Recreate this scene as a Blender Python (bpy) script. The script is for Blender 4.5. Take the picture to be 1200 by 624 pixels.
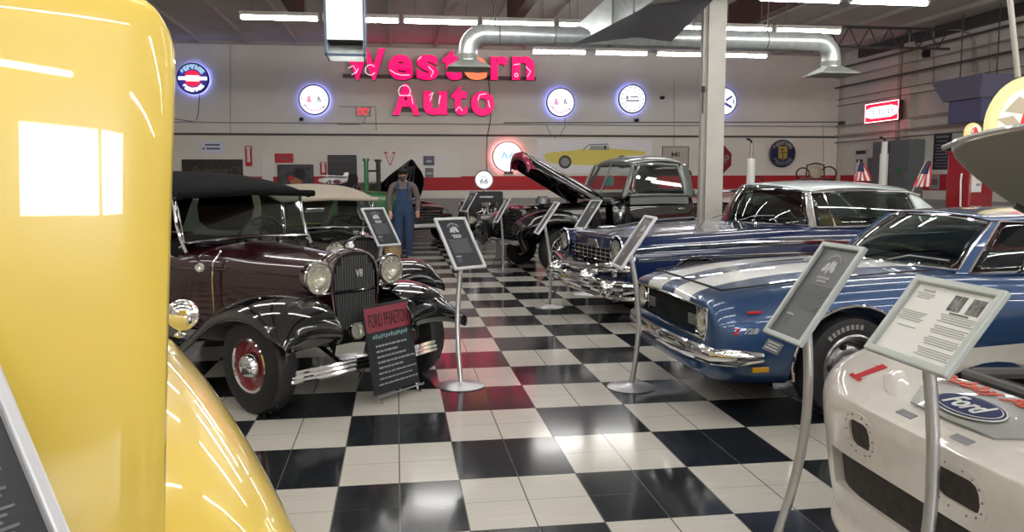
import bpy, bmesh, math, random
from mathutils import Vector, Matrix, Euler
PI = math.pi
random.seed(7)
SC = bpy.context.scene
COL = SC.collection
for _o in list(bpy.data.objects): bpy.data.objects.remove(_o)
# ------------------------------------------------------------------ camera, world, exposure
PITCH, YAW, ROLL, EYE, FPX = .107757, .142239, -.0029634, 1.53628, 937.8
_cy, _sy, _cp, _sp = math.cos(YAW), math.sin(YAW), math.cos(PITCH), math.sin(PITCH)
CF = Vector((_sy*_cp, _cy*_cp, -_sp)); _r = Vector((_cy, -_sy, 0)); _u = _r.cross(CF)
CR = _r*math.cos(ROLL) + _u*math.sin(ROLL); CU = -_r*math.sin(ROLL) + _u*math.cos(ROLL)
CC = Vector((0, 0, EYE))
cd = bpy.data.cameras.new('camera'); cam = bpy.data.objects.new('camera', cd); COL.objects.link(cam)
cd.sensor_width = 36; cd.lens = FPX/1200*36; cd.clip_start = .02; cd.clip_end = 100
cam.matrix_world = Matrix(((CR.x, CU.x, -CF.x, 0), (CR.y, CU.y, -CF.y, 0), (CR.z, CU.z, -CF.z, EYE), (0, 0, 0, 1)))
SC.camera = cam
SC.view_settings.view_transform = 'Standard'; SC.view_settings.look = 'None'
SC.view_settings.gamma = 1; SC.view_settings.use_curve_mapping = False
SC.view_settings.exposure = 0.56
w = bpy.data.worlds.new('world'); SC.world = w; w.use_nodes = True
w.node_tree.nodes['Background'].inputs[0].default_value = (.95, .97, 1, 1)
w.node_tree.nodes['Background'].inputs[1].default_value = 13.0
SC.cycles.use_denoising = True
SC.cycles.max_bounces = 8; SC.cycles.diffuse_bounces = 4; SC.cycles.transparent_max_bounces = 24
TUBE = 26.0           # emission of the fluorescent tubes
BACKY, RX, LX, FY, CZ = 24.0, 14.0, -7.5, -7.0, 5.45

def at(u, v, X=None, Y=None, Z=None):
    """the place on a vertical or level plane of the room that a direction from the eye meets"""
    d = CF + CR*((u-600)/FPX) - CU*((v-312)/FPX)
    t = X/d.x if X is not None else Y/d.y if Y is not None else (Z-EYE)/d.z
    return CC + d*t

# ------------------------------------------------------------------ materials
MATS = {}
def mat(name, col, rough=.5, metal=0., coat=0., emit=None, es=0., spec=.5, fn=None, crough=.03):
    if name in MATS: return MATS[name]
    m = bpy.data.materials.new(name); m.use_nodes = True; MATS[name] = m
    b = m.node_tree.nodes['Principled BSDF']
    b.inputs['Base Color'].default_value = (*col, 1); b.inputs['Roughness'].default_value = rough
    b.inputs['Metallic'].default_value = metal; b.inputs['Coat Weight'].default_value = coat
    b.inputs['Coat Roughness'].default_value = crough; b.inputs['Specular IOR Level'].default_value = spec
    if emit: b.inputs['Emission Color'].default_value = (*emit, 1); b.inputs['Emission Strength'].default_value = es
    if fn: fn(m.node_tree, b)
    return m
def noise_var(scale=6, amt=.12, bump=0., rscale=None):
    """a slight procedural variation of colour (and roughness) in object space"""
    def f(nt, b):
        tc = nt.nodes.new('ShaderNodeTexCoord'); n = nt.nodes.new('ShaderNodeTexNoise'); n.inputs['Scale'].default_value = scale
        n.inputs['Detail'].default_value = 4
        nt.links.new(tc.outputs['Object'], n.inputs['Vector'])
        mx = nt.nodes.new('ShaderNodeMixRGB'); mx.blend_type = 'MULTIPLY'; c = b.inputs['Base Color'].default_value[:]
        mx.inputs[1].default_value = c; cr = nt.nodes.new('ShaderNodeMapRange')
        cr.inputs['From Min'].default_value = .3; cr.inputs['From Max'].default_value = .7
        cr.inputs['To Min'].default_value = 1-amt; cr.inputs['To Max'].default_value = 1+amt
        nt.links.new(n.outputs['Fac'], cr.inputs['Value']); mx.inputs[0].default_value = 1
        nt.links.new(cr.outputs[0], mx.inputs[2]); nt.links.new(mx.outputs[0], b.inputs['Base Color'])
        if bump:
            bp = nt.nodes.new('ShaderNodeBump'); bp.inputs['Strength'].default_value = bump; bp.inputs['Distance'].default_value = .01
            nt.links.new(n.outputs['Fac'], bp.inputs['Height']); nt.links.new(bp.outputs[0], b.inputs['Normal'])
    return f
def flake(nt, b):
    tc = nt.nodes.new('ShaderNodeTexCoord'); v = nt.nodes.new('ShaderNodeTexNoise'); v.inputs['Scale'].default_value = 900
    nt.links.new(tc.outputs['Object'], v.inputs['Vector']); r = nt.nodes.new('ShaderNodeMapRange')
    r.inputs['To Min'].default_value = .22; r.inputs['To Max'].default_value = .42
    nt.links.new(v.outputs['Fac'], r.inputs['Value']); nt.links.new(r.outputs[0], b.inputs['Roughness'])
CHROME = mat('chrome', (.80, .80, .82), .06, 1.)
SILVER = mat('brushed_aluminium', (.60, .60, .62), .35, .9)
STEEL = mat('dull_steel', (.30, .30, .31), .4, .8)
GALV = mat('galvanised_sheet', (.50, .54, .54), .32, .6, fn=noise_var(9, .14))
RUBBER = mat('tyre_rubber', (.012, .012, .013), .55)
BLACK = mat('black_gloss_paint', (.004, .004, .005), .12, 0, 1.)
BLACKM = mat('matte_black', (.010, .010, .011), .6)
DARK = mat('dark_interior', (.012, .012, .013), .7)
CANVAS = mat('black_canvas', (.006, .0065, .007), .95, spec=.12, fn=noise_var(60, .2, .3))
TANC = mat('tan_canvas', (.36, .31, .25), .9, fn=noise_var(60, .1, .3))
MAROON = mat('maroon_paint', (.022, .0032, .006), .22, .0, 1., fn=noise_var(2, .1))
BLUE = mat('mid_blue_metallic_paint', (.018, .060, .16), .3, .3, 1., fn=flake)
NAVY = mat('navy_paint', (.006, .017, .075), .16, 0, 1.)
WHITEP = mat('white_gloss_paint', (.74, .74, .72), .3, 0, 1., fn=noise_var(3, .05))
CREAMW = mat('race_white_paint', (.68, .64, .58), .34, 0, .8, fn=noise_var(14, .05))
SILVROOF = mat('pale_silver_blue_paint', (.60, .68, .70), .38, .1, 1.)
YELLOW = mat('yellow_paint', (.80, .58, .095), .30, 0, 1., fn=noise_var(1.5, .05), crough=.02)
REDP = mat('red_paint', (.26, .008, .014), .35, 0, .6)
DKRED = mat('dark_red_paint', (.10, .006, .010), .3, 0, 1.)
GREEN = mat('green_tractor_paint', (.010, .13, .028), .35, 0, .6)
PRIMER = mat('grey_primer', (.055, .062, .052), .45, 0, .2)
GREYCAB = mat('grey_green_cab_paint', (.13, .15, .14), .3, .2, 1.)
REDRIM = mat('deep_red_wheel_paint', (.20, .008, .014), .25, 0, 1.)
BEIGE = mat('beige_painted_wall', (.60, .555, .48), .7)
POSTP = mat('post_paint', (.50, .48, .43), .55, fn=noise_var(5, .05))
PIPEP = mat('painted_conduit', (.40, .375, .34), .5)
PIPED = mat('dark_conduit', (.10, .095, .09), .5)
CABG = mat('grey_cabinet_paint', (.15, .16, .165), .5)
WOODB = mat('dark_timber', (.050, .018, .014), .6, fn=noise_var(8, .3))
TEAL = mat('painted_truss', (.07, .065, .062), .6)
LAV = mat('lavender_unit_paint', (.20, .19, .29), .5)
SIGNBLK = mat('charcoal_sign_face', (.028, .030, .036), .35)
SIGNGRY = mat('grey_sign_face', (.050, .053, .058), .4)
PAPER = mat('white_paper', (.70, .70, .67), .6)
PALETX = mat('pale_print', (.42, .43, .45), .6)
DIMTX = mat('dim_grey_print', (.13, .135, .145), .6)
SHEETTX = mat('sheet_print', (.40, .40, .385), .6)
GREYTX = mat('grey_print', (.28, .28, .27), .6)
INK = mat('black_ink', (.03, .03, .03), .5)
FRAMEW = mat('pale_silver_frame', (.60, .60, .62), .35, .3)
FRAMEG = mat('grey_green_frame', (.40, .43, .41), .4, .1)
CHALKR = mat('faded_red_header', (.24, .035, .055), .5)
WHITE = mat('white_matte', (.75, .75, .75), .5)
REDM = mat('red_matte', (.55, .012, .025), .5)
FABRED = mat('red_upholstery', (.22, .02, .02), .7)
SKIN = mat('skin', (.46, .26, .18), .55)
DENIM = mat('blue_denim', (.022, .045, .10), .85, fn=noise_var(40, .2, .2))
HAIR = mat('grey_brown_beard', (.06, .045, .038), .85)
LENS = mat('headlamp_reflector', (.75, .72, .62), .18, .75)
AMBER = mat('amber_lens', (.55, .28, .02), .2, 0, 1.)
YELO = mat('yellow_matte', (.70, .55, .03), .5)
def _glass(name, tint, refl=1.):
    m = bpy.data.materials.new(name); m.use_nodes = True; nt = m.node_tree; nt.nodes.clear(); MATS[name] = m
    o = nt.nodes.new('ShaderNodeOutputMaterial'); t = nt.nodes.new('ShaderNodeBsdfTransparent'); g = nt.nodes.new('ShaderNodeBsdfGlossy')
    t.inputs[0].default_value = (*tint, 1); g.inputs['Roughness'].default_value = .02; g.inputs[0].default_value = (refl,)*3+(1,)
    f = nt.nodes.new('ShaderNodeFresnel'); gm = nt.nodes.new('ShaderNodeNewGeometry'); ma = nt.nodes.new('ShaderNodeMath'); ma.operation = 'MULTIPLY_ADD'; ma.inputs[1].default_value = -.8333; ma.inputs[2].default_value = 1.5; nt.links.new(gm.outputs['Backfacing'], ma.inputs[0]); nt.links.new(ma.outputs[0], f.inputs[0]); mx = nt.nodes.new('ShaderNodeMixShader')
    nt.links.new(f.outputs[0], mx.inputs[0]); nt.links.new(t.outputs[0], mx.inputs[1]); nt.links.new(g.outputs[0], mx.inputs[2]); nt.links.new(mx.outputs[0], o.inputs[0])
    return m
GLASS = _glass('car_glass', (.55, .61, .58)); CLEAR = _glass('clear_glass', (.93, .95, .94))
def glow(name, col, s):
    return mat(name, (col[0]*.3, col[1]*.3, col[2]*.3), .5, emit=col, es=s)
TUBEM = glow('fluorescent_tube', (1, .98, .95), TUBE)
PINK = glow('lit_magenta_acrylic', (1., .0, .12), .95)
PINKW = glow('lit_white_stroke', (1., .75, .85), .8)
ORANGE = glow('lit_orange_acrylic', (1., .22, .09), .75)
LITW = glow('lit_white_face', (.95, .97, 1), .85)
LITB = glow('lit_blue_tube', (.22, .26, 1.), 16.)
LITR = glow('lit_pink_tube', (1., .18, .20), 16.)
LITRED = glow('lit_red_face', (1., .02, .07), .75)
LITBD = glow('lit_deep_blue_face', (.04, .03, .28), .6)
LITLB = glow('lit_pale_blue_letters', (.42, .66, .85), .62)
GLOBEM = None

# ------------------------------------------------------------------ object helpers
def tag(o, label=None, cat=None, group=None, kind=None):
    if label: o['label'] = label
    if cat: o['category'] = cat
    if group: o['group'] = group
    if kind: o['kind'] = kind
    return o
def thing(name, label, cat, loc=(0, 0, 0), rz=0., group=None):
    o = bpy.data.objects.new(name, None); COL.objects.link(o); o.empty_display_size = .1
    o.location = loc; o.rotation_euler = (0, 0, rz)
    return tag(o, label, cat, group)
def copy_tree(o, parent=None):
    c = o.copy(); COL.objects.link(c); c.parent = parent
    for ch in list(o.children): copy_tree(ch, c)
    return c
def bake(o):
    """freeze the modifiers of an object into its mesh"""
    bpy.context.view_layer.update()
    dg = bpy.context.evaluated_depsgraph_get(); me = bpy.data.meshes.new_from_object(o.evaluated_get(dg))
    o.modifiers.clear(); old = o.data; o.data = me; bpy.data.meshes.remove(old)
    return o
class B:
    """collects shapes for ONE mesh object"""
    def __init__(s): s.b = bmesh.new()
    def xf(s, vs, M):
        for v in vs: v.co = M @ v.co
        return s
    def box(s, c, size, R=None, taper=None):
        r = bmesh.ops.create_cube(s.b, size=1); M = Matrix.Translation(Vector(c)) @ (R.to_4x4() if R else Matrix.Identity(4)) @ Matrix.Diagonal((*size, 1))
        if taper:
            for v in r['verts']:
                if v.co.z > 0: v.co.x *= taper[0]; v.co.y *= taper[1]
        return s.xf(r['verts'], M)
    def cyl(s, p0, p1, r0, r1=None, seg=20, caps=True):
        p0, p1 = Vector(p0), Vector(p1); d = p1-p0; r1 = r0 if r1 is None else r1
        r = bmesh.ops.create_cone(s.b, cap_ends=caps, segments=seg, radius1=r0, radius2=r1, depth=d.length)
        M = Matrix.Translation((p0+p1)/2) @ d.to_track_quat('Z', 'Y').to_matrix().to_4x4()
        return s.xf(r['verts'], M)
    def ball(s, c, r, scale=(1, 1, 1), R=None, seg=20):
        q = bmesh.ops.create_uvsphere(s.b, u_segments=seg, v_segments=seg//2+2, radius=r)
        return s.xf(q['verts'], Matrix.Translation(Vector(c)) @ (R.to_4x4() if R else Matrix.Identity(4)) @ Matrix.Diagonal((*scale, 1)))
    def tube(s, pts, r, seg=10, closed=False, flat=1., caps=True):
        """a tube through points; r may be a list; flat squashes it"""
        P = [Vector(p) for p in pts]; n = len(P); rings = []; up0 = None
        for i, p in enumerate(P):
            a = P[(i-1) % n] if (closed or i > 0) else p; c = P[(i+1) % n] if (closed or i < n-1) else p
            d = (c-a).normalized(); up = Vector((0, 0, 1)) if abs(d.z) < .9 else Vector((0, 1, 0))
            if up0 is not None: up = up0
            x = d.cross(up).normalized(); u = x.cross(d).normalized(); up0 = u
            rr = r[i] if isinstance(r, (list, tuple)) else r
            rings.append([s.b.verts.new(p + x*math.cos(2*PI*k/seg)*rr*flat + u*math.sin(2*PI*k/seg)*rr) for k in range(seg)])
        m = n if closed else n-1
        for i in range(m):
            A, C = rings[i], rings[(i+1) % n]
            for k in range(seg): s.b.faces.new((A[k], A[(k+1) % seg], C[(k+1) % seg], C[k]))
        if not closed and caps: s.b.faces.new(rings[0][::-1]); s.b.faces.new(rings[-1])
        return s
    def lathe(s, prof, c=(0, 0, 0), axis='Z', seg=28, R=None):
        """prof: (radius, height) pairs turned round an axis through c"""
        rings = []
        for (r, h) in prof: rings.append([s.b.verts.new((r*math.cos(2*PI*k/seg), r*math.sin(2*PI*k/seg), h)) for k in range(seg)] if r > 1e-6 else [s.b.verts.new((0, 0, h))])
        for A, C in zip(rings, rings[1:]):
            for k in range(seg):
                a, b2, c2, d = A[k % len(A)], A[(k+1) % len(A)], C[(k+1) % len(C)], C[k % len(C)]
                f = [x for i, x in enumerate((a, b2, c2, d)) if x not in (a, b2, c2, d)[:i]]
                if len(f) > 2: s.b.faces.new(f)
        M = R.to_4x4() if R else {'Z': Matrix.Identity(4), 'Y': Matrix.Rotation(-PI/2, 4, 'X'), '-Y': Matrix.Rotation(PI/2, 4, 'X'), 'X': Matrix.Rotation(PI/2, 4, 'Y')}[axis]
        return s.xf([v for g in rings for v in g], Matrix.Translation(Vector(c)) @ M)
    def prism(s, poly, O, U, V, depth):
        """a polygon in the plane (O;U,V), thickened by depth along U x V"""
        O, U, V = Vector(O), Vector(U).normalized(), Vector(V).normalized(); N = U.cross(V)*depth
        a = [s.b.verts.new(O+U*x+V*y) for x, y in poly]; c = [s.b.verts.new(v.co+N) for v in a]; n = len(a)
        s.b.faces.new(a[::-1]); s.b.faces.new(c)
        for i in range(n): s.b.faces.new((a[i], a[(i+1) % n], c[(i+1) % n], c[i]))
        return s
    def grid(s, rows, thick=0., closed=False):
        """a sheet through rows of points; thick gives it depth along its normals"""
        V = [[s.b.verts.new(Vector(p)) for p in r] for r in rows]; fs = []
        n = len(V[0])
        for A, C in zip(V, V[1:]):
            for k in range(n if closed else n-1):
                fs.append(s.b.faces.new((A[k], A[(k+1) % n], C[(k+1) % n], C[k])))
        if thick: s.b.normal_update(); bmesh.ops.solidify(s.b, geom=fs, thickness=thick)
        return s
    def mesh(s, me, M=None):
        n0 = len(s.b.verts); s.b.from_mesh(me); s.b.verts.ensure_lookup_table()
        if M:
            for v in list(s.b.verts)[n0:]: v.co = M @ v.co
        return s
    def build(s, name, m, parent=None, smooth=True, sub=0, bevel=0., kind=None, angle=.6, fixn=True):
        if fixn: bmesh.ops.recalc_face_normals(s.b, faces=s.b.faces)
        me = bpy.data.meshes.new(name)
        for f in s.b.faces: f.smooth = smooth
        s.b.to_mesh(me); s.b.free(); me.materials.append(m)
        o = bpy.data.objects.new(name, me); COL.objects.link(o); o.parent = parent
        if bevel: q = o.modifiers.new('bevel', 'BEVEL'); q.width = bevel; q.segments = 2; q.limit_method = 'ANGLE'; q.angle_limit = .5
        if sub: q = o.modifiers.new('sub', 'SUBSURF'); q.levels = q.render_levels = sub
        if smooth and not sub:
            if hasattr(me, 'set_sharp_from_angle'): me.set_sharp_from_angle(angle=angle)
        if kind: o['kind'] = kind
        return o
_TC = {}
def textmesh(s, size=1., depth=.01, bold=0., shear=0., space=1.):
    """flat lettering as a mesh, centred, x to the right, y up; returned with its width"""
    key = (s, round(size, 4), depth, bold, shear, space)
    if key in _TC: return _TC[key]
    c = bpy.data.curves.new('t', 'FONT'); c.body = s; c.size = size; c.extrude = depth/2; c.offset = bold; c.shear = shear
    c.space_character = space; c.align_x = 'CENTER'; c.align_y = 'CENTER'; c.resolution_u = 5; c.fill_mode = 'BOTH'
    o = bpy.data.objects.new('t', c); COL.objects.link(o); bpy.context.view_layer.update()
    me = bpy.data.meshes.new_from_object(o.evaluated_get(bpy.context.evaluated_depsgraph_get()))
    bpy.data.objects.remove(o); bpy.data.curves.remove(c); _TC[key] = me
    return me
def frameM(O, U, V):
    U, V = Vector(U).normalized(), Vector(V).normalized(); N = U.cross(V)
    return Matrix(((U.x, V.x, N.x, O[0]), (U.y, V.y, N.y, O[1]), (U.z, V.z, N.z, O[2]), (0, 0, 0, 1)))
def fit_text(b, s, O, U, V, width, height, depth=.004, bold=0., shear=0.):
    """lettering stretched to a width and a height, standing on the plane (O;U,V)"""
    me = textmesh(s, 1., 0.1, bold, shear); xs = [v.co.x for v in me.vertices]; ys = [v.co.y for v in me.vertices]
    cx, cy = (max(xs)+min(xs))/2, (max(ys)+min(ys))/2
    M = frameM(O, U, V) @ Matrix.Diagonal((width/(max(xs)-min(xs)), height/(max(ys)-min(ys)), depth/.1, 1)) @ Matrix.Translation((-cx, -cy, 0))
    return b.mesh(me, M)
def arc_text(b, s, O, U, V, r, a0, a1, size, depth=.004, bold=0.02, inward=False):
    """letters set round a circle"""
    U, V = Vector(U).normalized(), Vector(V).normalized(); n = len(s)
    for i, ch in enumerate(s):
        if ch == ' ': continue
        a = a0+(a1-a0)*(i/(n-1) if n > 1 else .5); p = Vector(O)+U*math.cos(a)*r+V*math.sin(a)*r
        up = (U*math.cos(a)+V*math.sin(a))*(-1 if inward else 1); rt = up.cross(U.cross(V))
        b.mesh(textmesh(ch, size, depth, bold), frameM(p, rt, up))
    return b
# ------------------------------------------------------------------ the room
def floor_nodes(nt, b):
    N = nt.nodes; L = nt.links
    tc = N.new('ShaderNodeTexCoord'); sx = N.new('ShaderNodeSeparateXYZ'); L.new(tc.outputs['Object'], sx.inputs[0])
    def M(op, a, v=None, v2=None):
        n = N.new('ShaderNodeMath'); n.operation = op
        for i, q in enumerate((a, v, v2)):
            if q is None: continue
            if hasattr(q, 'links'): L.new(q, n.inputs[i])
            else: n.inputs[i].default_value = q
        return n.outputs[0]
    X = M('DIVIDE', M('SUBTRACT', sx.outputs[0], .29246), .6096); Y = M('DIVIDE', M('SUBTRACT', sx.outputs[1], 3.97332), .6096)
    par = M('FLOORED_MODULO', M('ADD', M('FLOOR', X), M('FLOOR', Y)), 2.)
    def joint(q, wd):
        f = M('FLOORED_MODULO', M('MULTIPLY', q, 2.), 1.)
        return M('LESS_THAN', M('MINIMUM', f, M('SUBTRACT', 1., f)), wd)
    j = M('MAXIMUM', M('MULTIPLY', joint(X, .011), .85), M('MULTIPLY', joint(Y, .008), .5))
    n = N.new('ShaderNodeTexNoise'); n.inputs['Scale'].default_value = 3.; n.inputs['Detail'].default_value = 6; L.new(tc.outputs['Object'], n.inputs['Vector'])
    mp = N.new('ShaderNodeMapping'); mp.inputs['Scale'].default_value = (3, 55, 1); L.new(tc.outputs['Object'], mp.inputs[0])
    n2 = N.new('ShaderNodeTexNoise'); n2.inputs['Scale'].default_value = 1.; n2.inputs['Detail'].default_value = 3; L.new(mp.outputs[0], n2.inputs['Vector'])
    def mixc(f, a, c):
        m = N.new('ShaderNodeMixRGB')
        for i, q in enumerate((f, a, c)):
            if hasattr(q, 'links'): L.new(q, m.inputs[i])
            elif i == 0: m.inputs[0].default_value = q
            else: m.inputs[i].default_value = (*q, 1)
        return m.outputs[0]
    wcol = mixc(n2.outputs['Fac'], (.48, .455, .40), (.60, .575, .52))
    bcol = mixc(n.outputs['Fac'], (.009, .011, .014), (.020, .023, .027))
    c = mixc(par, bcol, wcol)
    jc = mixc(par, (.10, .10, .10), (.05, .045, .04))
    L.new(mixc(j, c, jc), b.inputs['Base Color'])
    r = N.new('ShaderNodeMapRange'); r.inputs['To Min'].default_value = .07; r.inputs['To Max'].default_value = .17; L.new(n.outputs['Fac'], r.inputs['Value'])
    L.new(r.outputs[0], b.inputs['Roughness'])
FLOORM = mat('checkered_tile_floor', (.5, .5, .5), .2, fn=floor_nodes)
B().box(((LX+RX)/2, (FY+BACKY)/2, -.05), (RX-LX, BACKY-FY, .1)).build('floor', FLOORM, smooth=False, kind='structure')
def wall_nodes(nt, b):
    """cream wall with a painted red band and a grey dado"""
    N = nt.nodes; L = nt.links
    tc = N.new('ShaderNodeTexCoord'); sx = N.new('ShaderNodeSeparateXYZ'); L.new(tc.outputs['Object'], sx.inputs[0])
    cr = N.new('ShaderNodeValToRGB'); cr.color_ramp.interpolation = 'CONSTANT'; e = cr.color_ramp.elements
    mr = N.new('ShaderNodeMath'); mr.operation = 'DIVIDE'; mr.inputs[1].default_value = 6.; L.new(sx.outputs[2], mr.inputs[0]); L.new(mr.outputs[0], cr.inputs[0])
    e[0].position = 0; e[0].color = (.33, .32, .30, 1); e[1].position = .97/6; e[1].color = (.80, .78, .69, 1)
    for p, c in ((1.215/6, (.50, .018, .028, 1)), (1.625/6, (.79, .76, .685, 1)), (3.1/6, (.77, .745, .69, 1))):
        q = e.new(p); q.color = c
    n = N.new('ShaderNodeTexNoise'); n.inputs['Scale'].default_value = 1.3; n.inputs['Detail'].default_value = 5; L.new(tc.outputs['Object'], n.inputs['Vector'])
    r = N.new('ShaderNodeMapRange'); r.inputs['To Min'].default_value = .88; r.inputs['To Max'].default_value = 1.1; L.new(n.outputs['Fac'], r.inputs['Value'])
    m = N.new('ShaderNodeMixRGB'); m.blend_type = 'MULTIPLY'; m.inputs[0].default_value = 1; L.new(cr.outputs[0], m.inputs[1]); L.new(r.outputs[0], m.inputs[2])
    L.new(m.outputs[0], b.inputs['Base Color'])
WALLM = mat('painted_block_wall', (.6, .55, .5), .65, fn=wall_nodes)
PLAINW = mat('plain_cream_wall', (.52, .48, .42), .7, fn=noise_var(1.3, .08))
CEILM = mat('grey_ceiling_boards', (.52, .505, .48), .8, fn=noise_var(1.0, .1))
T = .12
B().box(((LX+RX)/2, BACKY+T/2, CZ/2), (RX-LX+2*T, T, CZ)).build('wall_back', WALLM, smooth=False, kind='structure')
B().box((RX+T/2, (FY+BACKY)/2, CZ/2), (T, BACKY-FY, CZ)).build('wall_right', WALLM, smooth=False, kind='structure')
B().box((LX-T/2, (FY+BACKY)/2, CZ/2), (T, BACKY-FY, CZ)).build('wall_left', PLAINW, smooth=False, kind='structure')
B().box(((LX+RX)/2, (FY+BACKY)/2, CZ+.05), (RX-LX, BACKY-FY, .1)).build('ceiling', CEILM, smooth=False, kind='structure')
# the front wall, behind the eye, has a tall open bay door that lets the day in
DX0, DX1, DZ0, DZ1 = 2.1, 5.6, 2.4, 4.25
fw = B()
fw.box(((LX+DX0)/2, FY-T/2, CZ/2), (DX0-LX, T, CZ)).box(((RX+DX1)/2, FY-T/2, CZ/2), (RX-DX1, T, CZ))
fw.box(((DX0+DX1)/2, FY-T/2, (CZ+DZ1)/2), (DX1-DX0, T, CZ-DZ1)).box(((DX0+DX1)/2, FY-T/2, DZ0/2), (DX1-DX0, T, DZ0))
fw.build('wall_front', PLAINW, smooth=False, kind='structure')
wf = B()
for x in (DX0+.03, (DX0+DX1)/2, DX1-.03): wf.box((x, FY, (DZ0+DZ1)/2), (.06, .1, DZ1-DZ0))
for z in (DZ0+.03, DZ1-.03): wf.box(((DX0+DX1)/2, FY, z), (DX1-DX0, .1, .06))
wf.build('window_1', PIPED, smooth=False, kind='structure')
# ceiling beams and ledgers
n_trim = 0
def trim(b, m=TEAL, smooth=False):
    global n_trim; n_trim += 1
    return b.build('trim_%d' % n_trim, m, smooth=smooth, kind='structure')
for x in (-5.2, -1.95, 2.55, 7.6):
    trim(B().box((x, 7.2, CZ-.30), (.22, 21, .60)), WOODB)
for x in [-6.6+i*1.3 for i in range(16)]:
    trim(B().box((x, 14, CZ-.05), (.05, 19.6, .10)), CEILM)
trim(B().box((RX-.06, 8, CZ-.15), (.12, 30, .28)), TEAL)
trim(B().box(((LX+RX)/2, BACKY-.04, CZ-.05), (RX-LX, .08, .10)), PIPEP)
# open-web trusses running across near the right wall
for y in (13.6, 19.0):
    tb = B()
    zt, zl = CZ-.17, CZ-.65
    tb.box((11.2, y, zt), (5.5, .07, .06)).box((11.2, y, zl), (5.5, .07, .05))
    for k in range(10):
        x = 8.5+k*.54
        tb.cyl((x, y, zt), (x+.27, y, zl), .018, seg=6).cyl((x+.27, y, zl), (x+.54, y, zt), .018, seg=6)
    trim(tb, TEAL)
# the post in front of the pickup
P0 = at(832, 250, Y=11.6)
PX, PY = P0.x, 11.6
trim(B().box((PX, PY, CZ/2), (.27, .27, CZ)), POSTP)
pb = B().box((PX-.17, PY-.04, 2.35), (.06, .1, 4.3)).cyl((PX-.15, PY-.10, .6), (PX-.15, PY-.10, 4.4), .012, seg=8)
tag(pb.build('conduit_channel', PIPEP, smooth=False), 'narrow pale cable channel running up the left side of the cream post', 'cable channel')
tag(B().box((PX-.19, PY-.10, 2.85), (.03, .06, .09), ).cyl((PX-.19, PY-.10, 2.5), (PX-.19, PY-.10, 2.85), .008, seg=6).build('wall_switch', BLACKM, smooth=False), 'small black switch fixed on the cable channel of the cream post', 'switch')
# pilaster of the right wall
pc = at(1070, 100, X=RX)
trim(B().box((RX-.10, pc.y, 2.6), (.20, .38, 5.2)), BEIGE)
trim(B().box((RX-.04, at(1056, 100, X=RX).y, 2.6), (.08, .12, 5.2)), POSTP)
trim(B().box((RX-.05, BACKY-.05, 2.7), (.10, .10, 5.4)), BEIGE)

# ------------------------------------------------------------------ ceiling lights
def fixture(x, y, z=4.17, ln=1.22, grp='strip lights in rows under the ceiling', lab=None):
    t = thing('fluorescent_light', lab, 'ceiling light', (x, y, z), 0, grp)
    B().box((0, 0, .05), (ln-.02, .09, .06)).box((-ln/2+.02, 0, .0), (.03, .08, .07)).box((ln/2-.02, 0, 0), (.03, .08, .07)).build('housing', PIPEP, t, smooth=False)
    B().cyl((-ln/2+.035, 0, -.012), (ln/2-.035, 0, -.012), .036, seg=10).build('tube', TUBEM, t)
    for hx in (-ln/3, ln/3): B().cyl((hx, 0, .08), (hx, 0, CZ-z), .006, seg=5).build('hanger', PIPED, t)
    return t
def row(Y, u0, u1, ln, where, z=4.17, skip=()):
    x0, x1 = (at(u0, 30, Y=Y).x, at(u1, 30, Y=Y).x); n = max(1, round((x1-x0)/(ln+.05))); st = (x1-x0)/n
    for k in range(n):
        xk = x0+st*(k+.5)
        if 3.0 < xk < 4.6 and 4 < Y < 12.9: continue
        fixture(x0+st*(k+.5), Y, z, min(ln, st-.04), where, 'lit strip light in '+where)
row(16.5, 618, 905, 1.15, 'the farthest row in view, lowest, below the round duct', z=4.15)
row(13.75, 279, 987, 1.32, 'the second row, just above the round duct')
row(11.4, 420, 1092, 1.28, 'the nearest row in view, along the top edge')
for Y, lab in ((8.8, 'a row above the top edge, over the pickup'), (6.2, 'a row overhead above the two blue cars'), (3.6, 'a row overhead above the aisle stands'), (1.0, 'a row straight above the viewer'), (-1.8, 'a row behind the viewer'), (-4.6, 'the last row, near the bay window')):
    for k, x in enumerate((-5.2, -2.1, 1.0, 5.7, 8.3, 10.9)):
        fixture(x, Y, 4.17, 2.42, lab, 'lit strip light in '+lab)

# ------------------------------------------------------------------ ducts
DY = 13.0; dz = 3.84
xa, xb = at(548, 50, Y=DY).x, at(975, 50, Y=DY).x
t = thing('round_duct', 'long horizontal galvanised round duct ending in two downturned elbows', 'air duct', (0, 0, 0))
def elbow(x, s): return [(x+s*.28, DY, dz)] + [(x+s*.28-s*.28*math.sin(a), DY, dz-.28+.28*math.cos(a)) for a in [i*PI/14 for i in range(1, 8)]] + [(x, DY, dz-.42)]
B().tube(elbow(xa, 1)[::-1] + elbow(xb, -1), .155, seg=20).build('pipe', GALV, t)
k = xa+.5
while k < xb-.4: B().lathe([(.155, -.012), (.163, 0), (.155, .012)], (k, DY, dz), 'X', seg=20).build('seam_band', STEEL, t); k += .9
for x in (xa, xb):
    d = B(); d.cyl((x, DY, dz-.40), (x, DY, dz-.32), .165, seg=20)
    r = bmesh.ops.create_cone(d.b, cap_ends=False, segments=4, radius1=.46, radius2=.17, depth=.13); d.xf(r['verts'], Matrix.Translation((x, DY, dz-.47)) @ Matrix.Rotation(PI/4, 4, 'Z'))
    d.box((x, DY, dz-.545), (.66, .66, .02)); d.build('diffuser', mat('diffuser_paint', (.22, .23, .21), .5), t, smooth=False)
for x in (1.6, 4.9, 6.2): B().cyl((x, DY, dz+.15), (x, DY, CZ), .012, seg=6).build('hanger', PIPED, t)
t = thing('box_duct', 'large rectangular galvanised duct coming forward overhead, its dark underside in view', 'air duct')
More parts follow.
